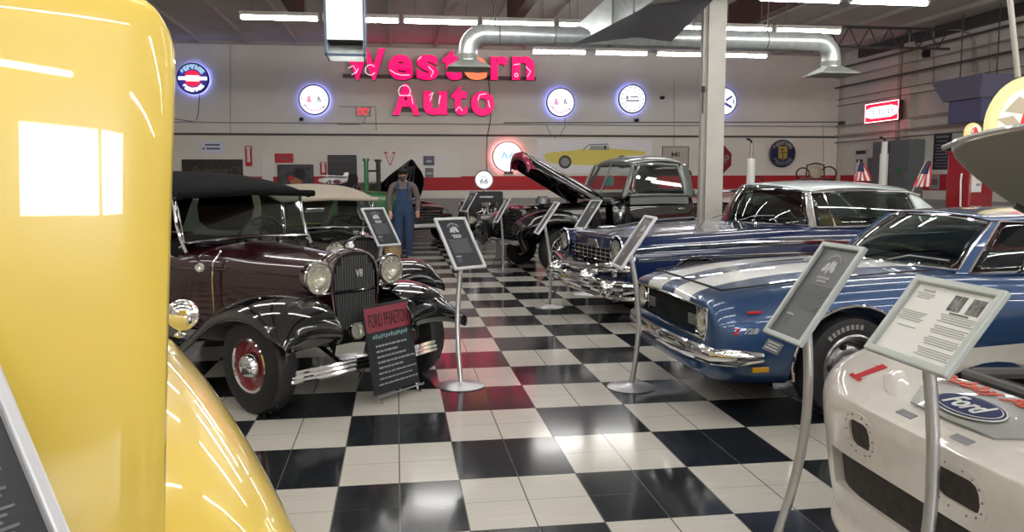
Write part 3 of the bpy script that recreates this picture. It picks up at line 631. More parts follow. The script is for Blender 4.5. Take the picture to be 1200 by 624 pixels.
# ------------------------------------------------------------------ car building kit
# car space: x forward from the front axle, y to the car's left, z up from the floor
def carbody(name, stations, m, parent, sub=2, cuts=(), boxes=(), front_cap=True):
    """closed shell lofted through (x, [(y, z), ...]) half sections running from bottom centre to top centre; cuts: wheel wells (x, z, r); boxes: (centre, size) openings"""
    b = bmesh.new(); rings = []
    for x, half in stations:
        L = [(y, z) for y, z in half]; full = L + [(-y, z) for y, z in L[-2:0:-1]]
        rings.append([b.verts.new((x, y, z)) for y, z in full])
    n = len(rings[0])
    for A, C in zip(rings, rings[1:]):
        for k in range(n): b.faces.new((A[k], A[(k+1) % n], C[(k+1) % n], C[k]))
    h = n//2
    for ring in (rings[0], rings[-1]):      # end caps as strips across the car
        for k in range(h):
            q = [ring[k], ring[k+1], ring[(n-k-1) % n], ring[(n-k) % n]]; q = [v for i, v in enumerate(q) if v not in q[:i]]
            if len(q) > 2: b.faces.new(q)
    bmesh.ops.recalc_face_normals(b, faces=b.faces)
    me = bpy.data.meshes.new(name)
    for f in b.faces: f.smooth = True
    b.to_mesh(me); b.free(); me.materials.append(m)
    o = bpy.data.objects.new(name, me); COL.objects.link(o)
    q = o.modifiers.new('s', 'SUBSURF'); q.levels = q.render_levels = sub
    bake(o)
    tmp = []
    for (x, z, r, w_) in cuts:
        for s in (-1, 1):
            c = B().cyl((x, s*.62, z), (x, s*(.62+w_), z), r, seg=40).build('c', m, smooth=False); tmp.append(c)
    for (c0, sz) in boxes: tmp.append(B().box(c0, sz).build('c', m, smooth=False))
    for c in tmp:
        q = o.modifiers.new('b', 'BOOLEAN'); q.object = c; q.operation = 'DIFFERENCE'; q.solver = 'EXACT'
    if tmp: bake(o)
    for c in tmp: me = c.data; bpy.data.objects.remove(c); bpy.data.meshes.remove(me)
    for f in o.data.polygons: f.use_smooth = True
    o.data.set_sharp_from_angle(angle=.7)
    o.parent = parent
    return o
def prof(w, zb, zt, crown, P):
    """half section from a normalised profile: y as a share of the half width, z as a share of the height"""
    return [(y*w, zb+(zt-zb)*z + crown*c) for y, z, c in P]
def wheel(parent, x, y, s, R, W, rim=.2, m_rim=CHROME, style='rally', m_cap=CHROME, yaw=0., letters=False, tyre=RUBBER, white=None):
    """tyre with its rim and cap; s is the side it faces (+1 left, -1 right)"""
    Rm = Matrix.Rotation(yaw, 3, 'Z') @ Matrix.Rotation(-s*PI/2, 3, 'X')
    c = (x, y, R)
    h = W/2
    t = B().lathe([(rim*.98, -h*.8), (rim*1.02, -h), (R*.80, -h*1.02), (R*.95, -h*.86), (R, -h*.55), (R, h*.55), (R*.95, h*.86), (R*.80, h*1.02), (rim*1.02, h), (rim*.98, h*.8), (rim*.97, 0)], c, R=Rm, seg=48)
    if style == 'vintage':
        for k in range(24):
            a = k*PI/12; t.box(Vector(c)+Rm @ Vector((math.cos(a)*(R-.004), math.sin(a)*(R-.004), h*.45)), (.014, .014, .03), Matrix.Rotation(0, 3, 'X'))
    o = t.build('wheel', tyre, parent)
    def add(nm, pr, mm, seg=36): return B().lathe(pr, c, R=Rm, seg=seg).build(nm, mm, o)
    if white: add('white_wall', [(R*.62, h*1.03), (R*.80, h*1.045), (R*.80, h*1.035), (R*.62, h*1.02)], white)
    if style == 'rally':
        add('rim', [(rim*.97, h*.3), (rim*1.08, h*1.03), (rim*1.02, h*1.08), (rim*.93, h*1.0), (rim*.86, h*.55), (rim*.83, h*.4), (rim*.80, h*.4), (rim*.66, h*.62), (rim*.5, h*.72), (rim*.36, h*.66), (0, h*.66)], m_rim)
        b = B()
        for k in range(5):
            a = k*2*PI/5; p = Vector(c)+Rm @ Vector((math.cos(a)*rim*.66, math.sin(a)*rim*.66, h*.60)); b.ball(p, rim*.13, (1, 1, .35), Rm, 10)
        b.build('rim_slots', DARK, o)
        add('hub_cap', [(rim*.34, h*.6), (rim*.33, h*.95), (rim*.22, h*1.12), (0, h*1.14)], m_cap)
    elif style == 'disc':
        add('rim', [(rim*.97, 0), (rim*1.05, h*1.0), (rim, h*1.06), (rim*.9, h*.85), (rim*.78, h*.55), (rim*.58, h*.5), (rim*.5, h*.7), (0, h*.7)], m_rim)
        add('hub_cap', [(rim*.56, h*.6), (rim*.54, h*.9), (rim*.40, h*1.25), (rim*.2, h*1.42), (0, h*1.46)], m_cap)
    elif style == 'vintage':
        add('rim', [(rim*.97, 0), (rim*1.06, h*.9), (rim*1.0, h*1.0), (rim*.92, h*.9), (rim*.84, h*.45), (rim*.62, h*.4), (rim*.5, h*.55), (0, h*.55)], m_rim)
        add('trim_ring', [(rim*1.0, h*.98), (rim*.96, h*1.06), (rim*.89, h*.98), (rim*.88, h*.88)], CHROME)
        add('hub_cap', [(rim*.50, h*.45), (rim*.48, h*.9), (rim*.36, h*1.3), (rim*.15, h*1.42), (0, h*1.44)], m_cap)
    elif style == 'spoke':
        add('rim', [(rim*.97, h*.2), (rim*1.06, h*1.0), (rim*1.0, h*1.05), (rim*.93, h*.9), (rim*.88, h*.3), (rim*.9, 0)], m_rim)
        b = B()
        for k in range(10):
            a = k*2*PI/10; u = Rm @ Vector((math.cos(a), math.sin(a), 0)); n_ = Rm @ Vector((0, 0, 1))
            b.cyl(Vector(c)+u*rim*.2+n_*h*.6, Vector(c)+u*rim*.94+n_*h*.45, rim*.07, rim*.05, seg=8)
        b.build('spokes', m_rim, o); add('hub_cap', [(rim*.3, h*.3), (rim*.28, h*.8), (rim*.12, h*1.0), (0, h)], m_cap)
        add('brake_drum', [(rim*.8, 0), (rim*.8, h*.15), (0, h*.15)], DARK)
    if letters:
        b = B(); V = Rm @ Vector((0, 0, 1)); U = Rm @ Vector((1, 0, 0)); Wv = Rm @ Vector((0, 1, 0))
        for a0 in (2.3, -.85):
            for i in range(8):
                a = a0-i*.13; r0 = R*.80; p = Vector(c)+U*math.cos(a)*r0+Wv*math.sin(a)*r0+V*h*1.02
                rad = (U*math.cos(a)+Wv*math.sin(a)); b.box(p, (.022, .030, .006), Matrix((rad.cross(V), rad, V)).transposed())
        b.build('tyre_lettering', GREYTX, o, smooth=False)
    return o
def lerp(a, b, t): return a+(b-a)*t
def arcrow(x, xc, y, z, zc, n=9, yf=1.):
    """a row of points across the car: x (and z) at the sides, xc (zc) in the middle"""
    out = []
    for i in range(n):
        s = -1+2*i/(n-1); k = 1-abs(s)**2.2
        out.append(Vector((lerp(x, xc, k), s*y, lerp(z, zc, k))))
    return out
def greenhouse(root, m_roof, wb, wt, rt, rb, crown, side=None, m_pillar=None, trim=CHROME, glass=GLASS, sail=True, inner=.02, vent=None, quarter=None, bulge=.05):
    """wb/wt/rt/rb: (x_side, x_centre, y, z) of the windscreen base and top, rear glass top and base"""
    m_pillar = m_pillar or m_roof
    # roof
    rows = []; N = 9
    for i in range(N):
        t = i/(N-1); xs, xc = lerp(wt[0], rt[0], t), lerp(wt[1], rt[1], t); y = lerp(wt[2], rt[2], t)+.03*math.sin(PI*t); z = lerp(wt[3], rt[3], t)+crown*.45*math.sin(PI*min(1, max(0, t)))
        row_ = []
        for j in range(13):
            s = -1+2*j/12; k = 1-abs(s)**2.6; row_.append((lerp(xs, xc, 1-abs(s)**2.2), s*y*(1.0), z+crown*(.55*k)-(.012 if abs(s) > .99 else 0)))
        rows.append(row_)
    B().grid(rows, -.022).build('roof', m_roof, root, sub=2)
    # glass
    def pane(nm, A, C, bl=0.):
        rs = []
        for i in range(5):
            t = i/4; rs.append([a.lerp(c, t)+Vector((bl*math.sin(PI*t), 0, bl*.4*math.sin(PI*t))) for a, c in zip(A, C)])
        return B().grid(rs, .004).build(nm, glass, root, sub=1)
    WB = arcrow(wb[0], wb[1], wb[2], wb[3], wb[3]+.015); WT = arcrow(wt[0]+.01, wt[1]+.02, wt[2]-.015, wt[3]-.004, wt[3]+crown*.45)
    pane('windscreen', WB, WT, .03)
    RT = arcrow(rt[0]-.01, rt[1]-.02, rt[2]-.02, rt[3]-.004, rt[3]+crown*.45); RB = arcrow(rb[0], rb[1], rb[2], rb[3], rb[3]+.01)
    pane('rear_window', RT, RB, .0)
    b = B(); b.tube(WB, .013, seg=6); b.tube(WT, .011, seg=6)
    b.build('windscreen_trim', trim, root)
    B().tube(RB, .011, seg=6).tube(RT, .011, seg=6).build('rear_window_trim', trim, root)
    for s in (-1, 1):
        a, c = Vector((wb[0], s*wb[2], wb[3])), Vector((wt[0], s*wt[2], wt[3]))
        B().grid([[a+Vector((.02, 0, -.02)), a+Vector((-.07, s*.03, -.02))], [a.lerp(c, .5)+Vector((.015, 0, 0)), a.lerp(c, .5)+Vector((-.055, s*.025, 0))], [c+Vector((.01, 0, .0)), c+Vector((-.06, s*.015, .005))]], .03).build('windscreen_pillar', m_pillar, root, smooth=False, bevel=.005)
        B().tube([a, a.lerp(c, .5)+Vector((.02, 0, 0)), c], .010, seg=6).build('pillar_trim', trim, root)
        r1, r0 = Vector((rt[0], s*rt[2], rt[3])), Vector((rb[0], s*rb[2], rb[3]))
        q = quarter or (rt[0]+.35, rt[0]+.05)     # where the side glass ends: at the belt, at the roof
        g0, g1 = Vector((q[0], s*(lerp(wb[2], rb[2], .5)+.05), lerp(wb[3], rb[3], .6))), Vector((q[1], s*(rt[2]+.02), rt[3]-.01))
        if sail:
            rows = []
            for i in range(5):
                t = i/4; A = g1.lerp(g0, t); C = r1.lerp(r0, t); rows.append([A, A.lerp(C, .5)+Vector((0, s*.03, 0)), C])
            B().grid(rows, .02).build('rear_pillar', m_roof, root, sub=1)
        A0, A1 = a+Vector((-.06, s*.03, -.02)), c+Vector((-.05, s*.012, -.0))
        rs = []
        for i in range(5):
            t = i/4; p, q_ = A0.lerp(A1, t), Vector((g0.x, g0.y, g0.z-.02)).lerp(g1, t); bl = Vector((0, s*bulge*.4*math.sin(PI*t), 0))
            rs.append([p.lerp(q_, k/4)+bl+Vector((0, s*bulge*.5*math.sin(PI*k/4), 0)) for k in range(5)])
        B().grid(rs, .004).build('side_window', glass, root, sub=1)
        top = rs[-1]; bot = rs[0]
        B().tube([p+Vector((0, 0, .004)) for p in [A0, A1]+top[1:]+[g1.lerp(g0, .5), g0]], .009, seg=6).build('window_trim', trim, root)
        B().tube([p+Vector((0, s*.006, 0)) for p in bot], .012, seg=6).build('belt_trim', trim, root)
        if vent:
            p0 = A0.lerp(Vector((g0.x, g0.y, A0.z)), vent); p1 = A1.lerp(g1, vent*.72)
            B().tube([p0+Vector((0, s*.015, 0)), p1+Vector((0, s*.01, 0))], .011, seg=6).build('vent_window_post', trim, root)
def seats(root, rows, y=.55, z=.45, m=DARK, hgt=.5, wheel_at=None, m_wheel=BLACKM):
    for x in rows:
        for s in ((-1, 1)):
            b = B(); b.box((x+.25, s*y*.55, z), (.50, y*.85, .16)); b.box((x-.02, s*y*.55, z+hgt*.5), (.14, y*.85, hgt), Matrix.Rotation(-.15, 3, 'Y'))
            b.build('seat', m, root, bevel=.04)
    if wheel_at:
        x, yy, zz, r = wheel_at; Rt = Matrix.Rotation(-1.1, 3, 'Y')
        b = B(); b.tube([Vector((x, yy, zz))+Rt @ Vector((math.cos(a)*r, math.sin(a)*r, 0)) for a in [i*PI/14 for i in range(28)]], .012, seg=8, closed=True)
        for a in (0.3, 2.4, 4.7): b.cyl(Vector((x, yy, zz)), Vector((x, yy, zz))+Rt @ Vector((math.cos(a)*r, math.sin(a)*r, 0)), .008, seg=6)
        b.cyl(Vector((x, yy, zz)), Vector((x, yy, zz))+Vector((.35, 0, -.2)), .018, seg=8)
        b.build('steering_wheel', m_wheel, root)
def lamp(root, c, d, r, depth=.10, m_shell=CHROME, name='headlight', lensm=LENS, rim=.012):
    """a round lamp facing direction d: ring mesh with its reflector and glass"""
    d = Vector(d).normalized(); Rm = d.to_track_quat('Z', 'Y').to_matrix()
    o = B().lathe([(0, -depth), (r*.45, -depth*.92), (r*.85, -depth*.5), (r*1.0, -.01), (r*1.04, 0), (r*1.0, rim), (r*.92, rim), (r*.92, -.004), (r*.5, -depth*.4), (0, -depth*.5)], c, R=Rm, seg=32).build(name, m_shell, root)
    B().lathe([(r*.92, -.002), (r*.6, -depth*.28), (0, -depth*.42)], c, R=Rm, seg=28).build('reflector', lensm, o)
    B().lathe([(r*.92, .002), (r*.6, .018), (0, .026)], c, R=Rm, seg=28).build('lens', LENSG, o)
    return o
def _lensglass():
    def f(nt, b):
        tc = nt.nodes.new('ShaderNodeTexCoord'); wv = nt.nodes.new('ShaderNodeTexWave'); wv.inputs['Scale'].default_value = 22
        nt.links.new(tc.outputs['Object'], wv.inputs['Vector']); bp = nt.nodes.new('ShaderNodeBump'); bp.inputs['Strength'].default_value = .25; bp.inputs['Distance'].default_value = .01
        nt.links.new(wv.outputs['Fac'], bp.inputs['Height']); nt.links.new(bp.outputs[0], b.inputs['Normal'])
        b.inputs['Transmission Weight'].default_value = .85; b.inputs['IOR'].default_value = 1.3
    return mat('ribbed_lens_glass', (.9, .9, .84), .12, fn=f)
LENSG = _lensglass()
def mirror_disc(root, p, foot, r, d, name='wing_mirror', m=CHROME):
    Rm = Vector(d).normalized().to_track_quat('Z', 'Y').to_matrix()
    b = B().ball(p, r, (1, 1, .62), Rm, 24).lathe([(r*.97, 0), (r*1.06, .004), (r*1.06, .016), (r*.95, .02), (0, .02)], p, R=Rm, seg=24)
    b.tube([foot, Vector(foot).lerp(Vector(p), .5)+Vector((0, 0, .0)), p], .009, seg=8); b.ball(foot, .022, (1, 1, .5), seg=10)
    return b.build(name, m, root)
# ------------------------------------------------------------------ blue coupe with white stripes
def stripes(nt, b):
    N, L = nt.nodes, nt.links; flake(nt, b)
    tc = N.new('ShaderNodeTexCoord'); s = N.new('ShaderNodeSeparateXYZ'); L.new(tc.outputs['Object'], s.inputs[0])
    def M(op, a, c, d=None):
        n = N.new('ShaderNodeMath'); n.operation = op
        for i, q in enumerate((a, c)):
            if hasattr(q, 'links'): L.new(q, n.inputs[i])
            else: n.inputs[i].default_value = q
        return n.outputs[0]
    ay = M('ABSOLUTE', s.outputs[1], 0.)
    band = M('MULTIPLY', M('GREATER_THAN', ay, .12), M('LESS_THAN', ay, .42))
    band = M('MULTIPLY', band, M('GREATER_THAN', s.outputs[2], .725))
    mx = N.new('ShaderNodeMixRGB'); L.new(band, mx.inputs[0]); mx.inputs[1].default_value = b.inputs['Base Color'].default_value[:]; mx.inputs[2].default_value = (.86, .88, .86, 1)
    L.new(mx.outputs[0], b.inputs['Base Color'])
    mt = M('MULTIPLY', M('SUBTRACT', 1., band), .35); L.new(mt, b.inputs['Metallic'])
BLUESTR = mat('blue_paint_with_white_stripes', (.018, .060, .16), .3, .3, 1., fn=stripes)
cam_root = thing('coupe_car', 'mid blue two-door coupe with white bonnet stripes, behind the two nearest right-hand stands', 'car', (2.82, 5.50, 0), math.radians(181.))
P = [(0, 0, 0), (.66, 0, 0), (.87, .03, 0), (.955, .16, 0), (.995, .36, 0), (1.0, .55, 0), (.985, .72, 0), (.93, .90, 0), (.84, .985, 0), (.62, 1.0, .35), (.35, 1.0, .8), (0, 1.0, 1.)]
def camst(x, w, zb, zt, cr): return (x, prof(w, zb, zt, cr, P))
st = [camst(.905, .74, .30, .735, .0), camst(.90, .80, .27, .755, .005), camst(.86, .855, .24, .78, .015), camst(.70, .885, .21, .815, .03), camst(.40, .90, .20, .855, .045), camst(0, .905, .20, .885, .055),
      camst(-.5, .905, .19, .905, .05), camst(-.85, .905, .18, .915, .02), camst(-1.1, .91, .18, .905, .0), camst(-1.8, .915, .18, .90, .0), camst(-2.3, .925, .19, .92, .0), camst(-2.75, .93, .22, .94, .0), camst(-3.1, .915, .25, .935, .02), camst(-3.5, .88, .28, .90, .02), camst(-3.72, .83, .34, .86, .0), camst(-3.76, .80, .36, .84, 0)]
body = carbody('body', st, BLUESTR, cam_root, cuts=[(0, .335, .405, .5), (-2.75, .335, .405, .5)], boxes=[((.92, 0, .615), (.16, 1.42, .205)), ((-1.9, 0, 1.0), (1.7, 1.36, .9))])
B().box((.84, 0, .615), (.03, 1.40, .20)).build('grille_back', DARK, cam_root, smooth=False)
b = B()
for i in range(9): b.box((.865, 0, .53+i*.021), (.012, 1.02, .006))
for i in range(27): b.box((.862, -.5+i*.0385, .615), (.01, .006, .18))
b.build('grille', BLACKM, cam_root, smooth=False)
b = B(); zz = [(-.71, .515), (.71, .515), (.71, .715), (-.71, .715)]
b.tube([(.905, -.70, .515), (.915, 0, .51), (.905, .70, .515), (.905, .715, .6), (.895, .70, .712), (.905, 0, .722), (.895, -.70, .712), (.905, -.715, .6)], .010, seg=8, closed=True); b.build('grille_surround', CHROME, cam_root)
for s in (-1, 1):
    lamp(cam_root, (.885, s*.60, .615), (1, 0, 0), .088, .08)
    B().box((.875, s*.40, .60), (.02, .13, .075)).build('parking_lamp', mat('smoky_lens', (.10, .10, .085), .3), cam_root, bevel=.01)
    B().box((.866, s*.49, .615), (.03, .02, .19)).build('lamp_divider', CHROME, cam_root, smooth=False)
    for x in (-.0,):
        wheel(cam_root, 0, s*.765, s, .335, .225, .205, style='rally', m_rim=mat('grey_rally_rim', (.34, .34, .35), .22, .9), letters=True, yaw=.10); wheel(cam_root, -2.75, s*.765, s, .335, .225, .200, style='rally', letters=True)
    # arch lips
    B().tube([(math.cos(a)*.408, s*(.905-.01*abs(math.cos(a))), .335+math.sin(a)*.408) for a in [-.15+i*(PI+.3)/16 for i in range(17)]], .010, seg=6).build('wheel_arch_trim', CHROME, cam_root)
    B().box((.62, s*.885, .355), (.11, .02, .035)).build('side_marker', AMBER, cam_root, bevel=.005)
b = B()
bp = [(.62, -.925, .44), (.78, -.90, .435), (.90, -.80, .43), (.955, -.5, .43), (.975, 0, .43), (.955, .5, .43), (.90, .80, .43), (.78, .90, .435), (.62, .925, .44)]
b.tube(bp, [.03]+[.056]*7+[.03], seg=12, flat=.55); b.build('front_bumper', CHROME, cam_root)
B().box((.90, 0, .33), (.10, 1.2, .05)).build('front_valance', BLUE, cam_root, bevel=.02)
B().tube([(-3.5, -.93, .45), (-3.75, -.86, .45), (-3.84, 0, .45), (-3.75, .86, .45), (-3.5, .93, .45)], .05, seg=10, flat=.6).build('rear_bumper', CHROME, cam_root)
# bonnet shut lines and the raised centre of the bonnet
b = B(); b.tube([(x, y, z) for x, y, z in ((.77, -.62, .822), (.80, -.3, .832), (.81, 0, .836), (.80, .3, .832), (.77, .62, .822))], .008, seg=6)
for s in (-1, 1): b.tube([(.77, s*.62, .822), (.3, s*.66, .873), (-.3, s*.67, .912), (-.72, s*.66, .93)], .006, seg=6)
b.build('bonnet_seam', DARK, cam_root)
b = B(); b.grid([[(.58, y, .862), (.20, y, .905), (-.25, y, .938), (-.62, y, .950)] for y in (-.17, -.13, 0, .13, .17)], -.02); 
greenhouse(cam_root, BLUE, (-.86, -.62, .69, .925), (-1.20, -1.10, .56, 1.235), (-2.45, -2.55, .55, 1.225), (-3.05, -3.15, .60, .945), .07, quarter=(-2.30, -2.25), vent=None, bulge=.04)
seats(cam_root, (-1.75, -2.5), .62, .42, FABRED, .42, (-1.15, .36, .86, .19))
B().box((-.86, 0, .84), (.25, 1.3, .12)).build('dashboard', DARK, cam_root, bevel=.03)
B().box((-1.8, 0, .60), (1.72, 1.34, .04)).build('cabin_floor', DARK, cam_root, smooth=False)
for y0 in (-.35, .18): B().tube([(-.66, y0, .945), (-.72, y0+.2, 1.0), (-.80, y0+.5, .99)], .006, seg=6).build('wiper', STEEL, cam_root)
b = B(); b.ball((-1.16, .98, .99), .075, (.4, 1.0, .75), seg=14).tube([(-1.12, .90, .93), (-1.14, .94, .95), (-1.15, .98, .98)], .012, seg=8); b.build('wing_mirror', CHROME, cam_root)
b = B(); fit_text(b, 'Z', (.775, .874, .60), (-1, .12, 0), (0, 0, 1), .055, .035, .012, .02, .3); b.build('badge', REDM, cam_root, smooth=False)
b = B(); fit_text(b, '/28', (.685, .884, .60), (-1, .10, 0), (0, 0, 1), .09, .035, .012, .02, .3); b.build('badge_numerals', PALETX, cam_root, smooth=False)
B().box((.66, .868, .715), (.09, .016, .012)).build('fender_script', REDM, cam_root, smooth=False)
B().tube([(x, .925, .42) for x in (-.42, -1.2, -2.3)], .007, seg=6).build('side_trim', CHROME, cam_root)

# ------------------------------------------------------------------ navy and silver 1950s hardtop
r = thing('hardtop_car', 'navy 1950s hardtop car with pale silver roof and heavy chrome bumper, behind the striped coupe', 'car', (2.98, 8.97, 0), math.radians(189.5))
P5 = [(0, 0, 0), (.70, 0, 0), (.88, .03, 0), (.96, .14, 0), (.99, .30, 0), (1., .48, 0), (.99, .66, 0), (.965, .82, 0), (.90, .95, 0), (.80, 1.0, 0), (.62, .985, .2), (.35, .98, .8), (0, .98, 1.)]
def s5(x, w, zb, zt, cr): return (x, prof(w, zb, zt, cr, P5))
st = [s5(.80, .84, .42, .90, -.02), s5(.78, .89, .38, .915, -.01), s5(.70, .92, .34, .93, .02), s5(.40, .935, .30, .945, .06), s5(0, .945, .28, .96, .08), s5(-.6, .95, .26, .985, .09), s5(-1.15, .95, .25, 1.01, .04), s5(-1.5, .95, .25, 1.01, 0),
      s5(-2.4, .955, .25, 1.01, 0), s5(-3.0, .96, .27, 1.02, 0), s5(-3.4, .955, .30, 1.03, .0), s5(-3.9, .93, .34, 1.03, .01), s5(-4.3, .88, .40, 1.0, 0), s5(-4.38, .85, .43, .97, 0)]
carbody('body', st, NAVY, r, cuts=[(0, .34, .385, .5), (-3.05, .34, .385, .5)], boxes=[((.80, 0, .66), (.10, 1.18, .26)), ((-2.3, 0, 1.1), (1.9, 1.4, .9))])
for s in (-1, 1):
    wheel(r, 0, s*.78, s, .345, .20, .20, style='disc', white=WHITE); wheel(r, -3.05, s*.78, s, .345, .20, .20, style='disc', white=WHITE)
    # headlight pods with deep hoods
    Rm = Vector((1, 0, -.03)).normalized().to_track_quat('Z', 'Y').to_matrix()
    B().lathe([(.10, -.30), (.135, -.15), (.142, 0), (.148, .05), (.138, .055), (.128, .0), (.12, -.02)], (.80, s*.745, .80), R=Rm, seg=32).build('headlight_hood', NAVY, r)
    lamp(r, (.83, s*.745, .80), (1, 0, -.03), .105, .10, rim=.03)
    B().lathe([(.135, .05), (.152, .06), (.158, .045), (.145, .03)], (.80, s*.745, .80), R=Rm, seg=32).build('headlight_rim', CHROME, r)
    lamp(r, (.86, s*.72, .56), (1, 0, 0), .055, .05, name='parking_lamp')
    # long side spears
    B().tube([(.78, s*.935, .80), (.3, s*.955, .83), (-.5, s*.965, .845), (-1.5, s*.965, .845), (-2.4, s*.97, .80), (-3.0, s*.975, .70)], .022, seg=8, flat=.5).build('side_spear', CHROME, r)
    B().tube([(.70, s*.950, .70), (0, s*.968, .72), (-1.2, s*.972, .72), (-2.6, s*.978, .64), (-4.2, s*.90, .62)], .018, seg=8, flat=.5).build('side_spear', CHROME, r)
    B().tube([(math.cos(a)*.388, s*.952, .34+math.sin(a)*.388) for a in [-.15+i*(PI+.3)/16 for i in range(17)]], .009, seg=6).build('wheel_arch_trim', CHROME, r)
    B().box((-4.1, s*.90, .85), (.5, .06, .22)).build('tail_fin', NAVY, r, bevel=.03)
    B().ball((-4.42, s*.80, .86), .07, seg=12).build('tail_lamp', REDP, r)
b = B()
for i in range(6): b.box((.80, 0, .56+i*.045), (.05, 1.16, .012))
for i in range(9): b.box((.79, -.5+i*.125, .66), (.04, .02, .24))
b.build('grille', CHROME, r, smooth=False); B().box((.755, 0, .66), (.02, 1.18, .26)).build('grille_back', DARK, r, smooth=False)
def ubar(z, fx, w_, rr, back=.35, flat=.6, sag=0): return [(fx-back, -w_-.02, z), (fx-.12, -w_+.02, z), (fx, -w_+.2, z), (fx+.04, -w_*.4, z-sag), (fx+.05, 0, z-sag), (fx+.04, w_*.4, z-sag), (fx, w_-.2, z), (fx-.12, w_-.02, z), (fx-back, w_+.02, z)]
b = B(); b.tube(ubar(.42, .98, .96, .06), [.04]+[.075]*7+[.04], seg=12, flat=.6); b.build('front_bumper', CHROME, r)
B().tube(ubar(.62, .95, .93, .05, .16, sag=.05), [.03]+[.048]*7+[.03], seg=12, flat=.7).build('bumper_upper_bar', CHROME, r)
B().tube(ubar(.30, .90, .92, .05, .2), .022, seg=10, flat=.7).build('bumper_lower_bar', CHROME, r)
for s in (-1, 1):
    B().ball((1.04, s*.46, .50), .10, (1.25, .85, .85), seg=18).build('bumper_guard', CHROME, r)
    B().ball((1.0, s*.80, .40), .085, (.8, .9, 1.1), seg=16).build('bumper_guard', CHROME, r)
    B().tube([(.98, s*.30, .34), (1.02, s*.30, .48), (.97, s*.30, .62)], .028, seg=10).build('bumper_guard', CHROME, r)
B().tube([(.96, -.28, .62), (1.0, 0, .57), (.96, .28, .62)], .02, seg=8).build('grille_bar', CHROME, r)
B().tube([(-4.1, -.97, .45), (-4.45, -.86, .45), (-4.55, 0, .45), (-4.45, .86, .45), (-4.1, .97, .45)], .065, seg=10, flat=.7).build('rear_bumper', CHROME, r)
b = B(); b.ball((.62, 0, .995), .05, (2.4, .5, .4), seg=14).tube([(.50, 0, 1.0), (.1, 0, 1.055), (-.5, 0, 1.085)], .012, seg=6); b.build('bonnet_ornament', CHROME, r)
b = B(); b.box((.80, 0, .83), (.02, .34, .07), taper=(1, .6)); b.build('bonnet_badge', CHROME, r, bevel=.008)
B().tube([(.76, -.6, .915), (.79, 0, .925), (.76, .6, .915)], .010, seg=6).build('bonnet_lip_trim', CHROME, r)
greenhouse(r, SILVROOF, (-1.50, -.98, .80, 1.01), (-1.55, -1.28, .64, 1.39), (-3.05, -3.15, .66, 1.36), (-3.55, -3.65, .74, 1.03), .12, quarter=(-3.05, -2.95), vent=.17, m_pillar=CHROME, bulge=.05)
B().tube([(x, .72, z) for x, z in ((-1.45, 1.385), (-2.2, 1.40), (-2.9, 1.385), (-3.1, 1.34))], .014, seg=6).build('drip_rail', CHROME, r)
B().tube([(x, -.72, z) for x, z in ((-1.45, 1.385), (-2.2, 1.40), (-2.9, 1.385), (-3.1, 1.34))], .014, seg=6).build('drip_rail', CHROME, r)
seats(r, (-2.15, -3.0), .7, .52, DARK, .45, (-1.55, .38, .98, .21), BLACKM)
B().box((-1.15, 0, .95), (.28, 1.45, .12)).build('dashboard', NAVY, r, bevel=.03)
B().box((-2.3, 0, .66), (1.9, 1.38, .04)).build('cabin_floor', DARK, r, smooth=False)
for y0 in (-.45, .15): B().tube([(-1.02, y0, 1.05), (-1.08, y0+.2, 1.11), (-1.2, y0+.42, 1.12)], .006, seg=6).build('wiper', CHROME, r)
B().box((-2.2, .955, .90), (.14, .02, .03)).build('door_handle', CHROME, r, bevel=.006)
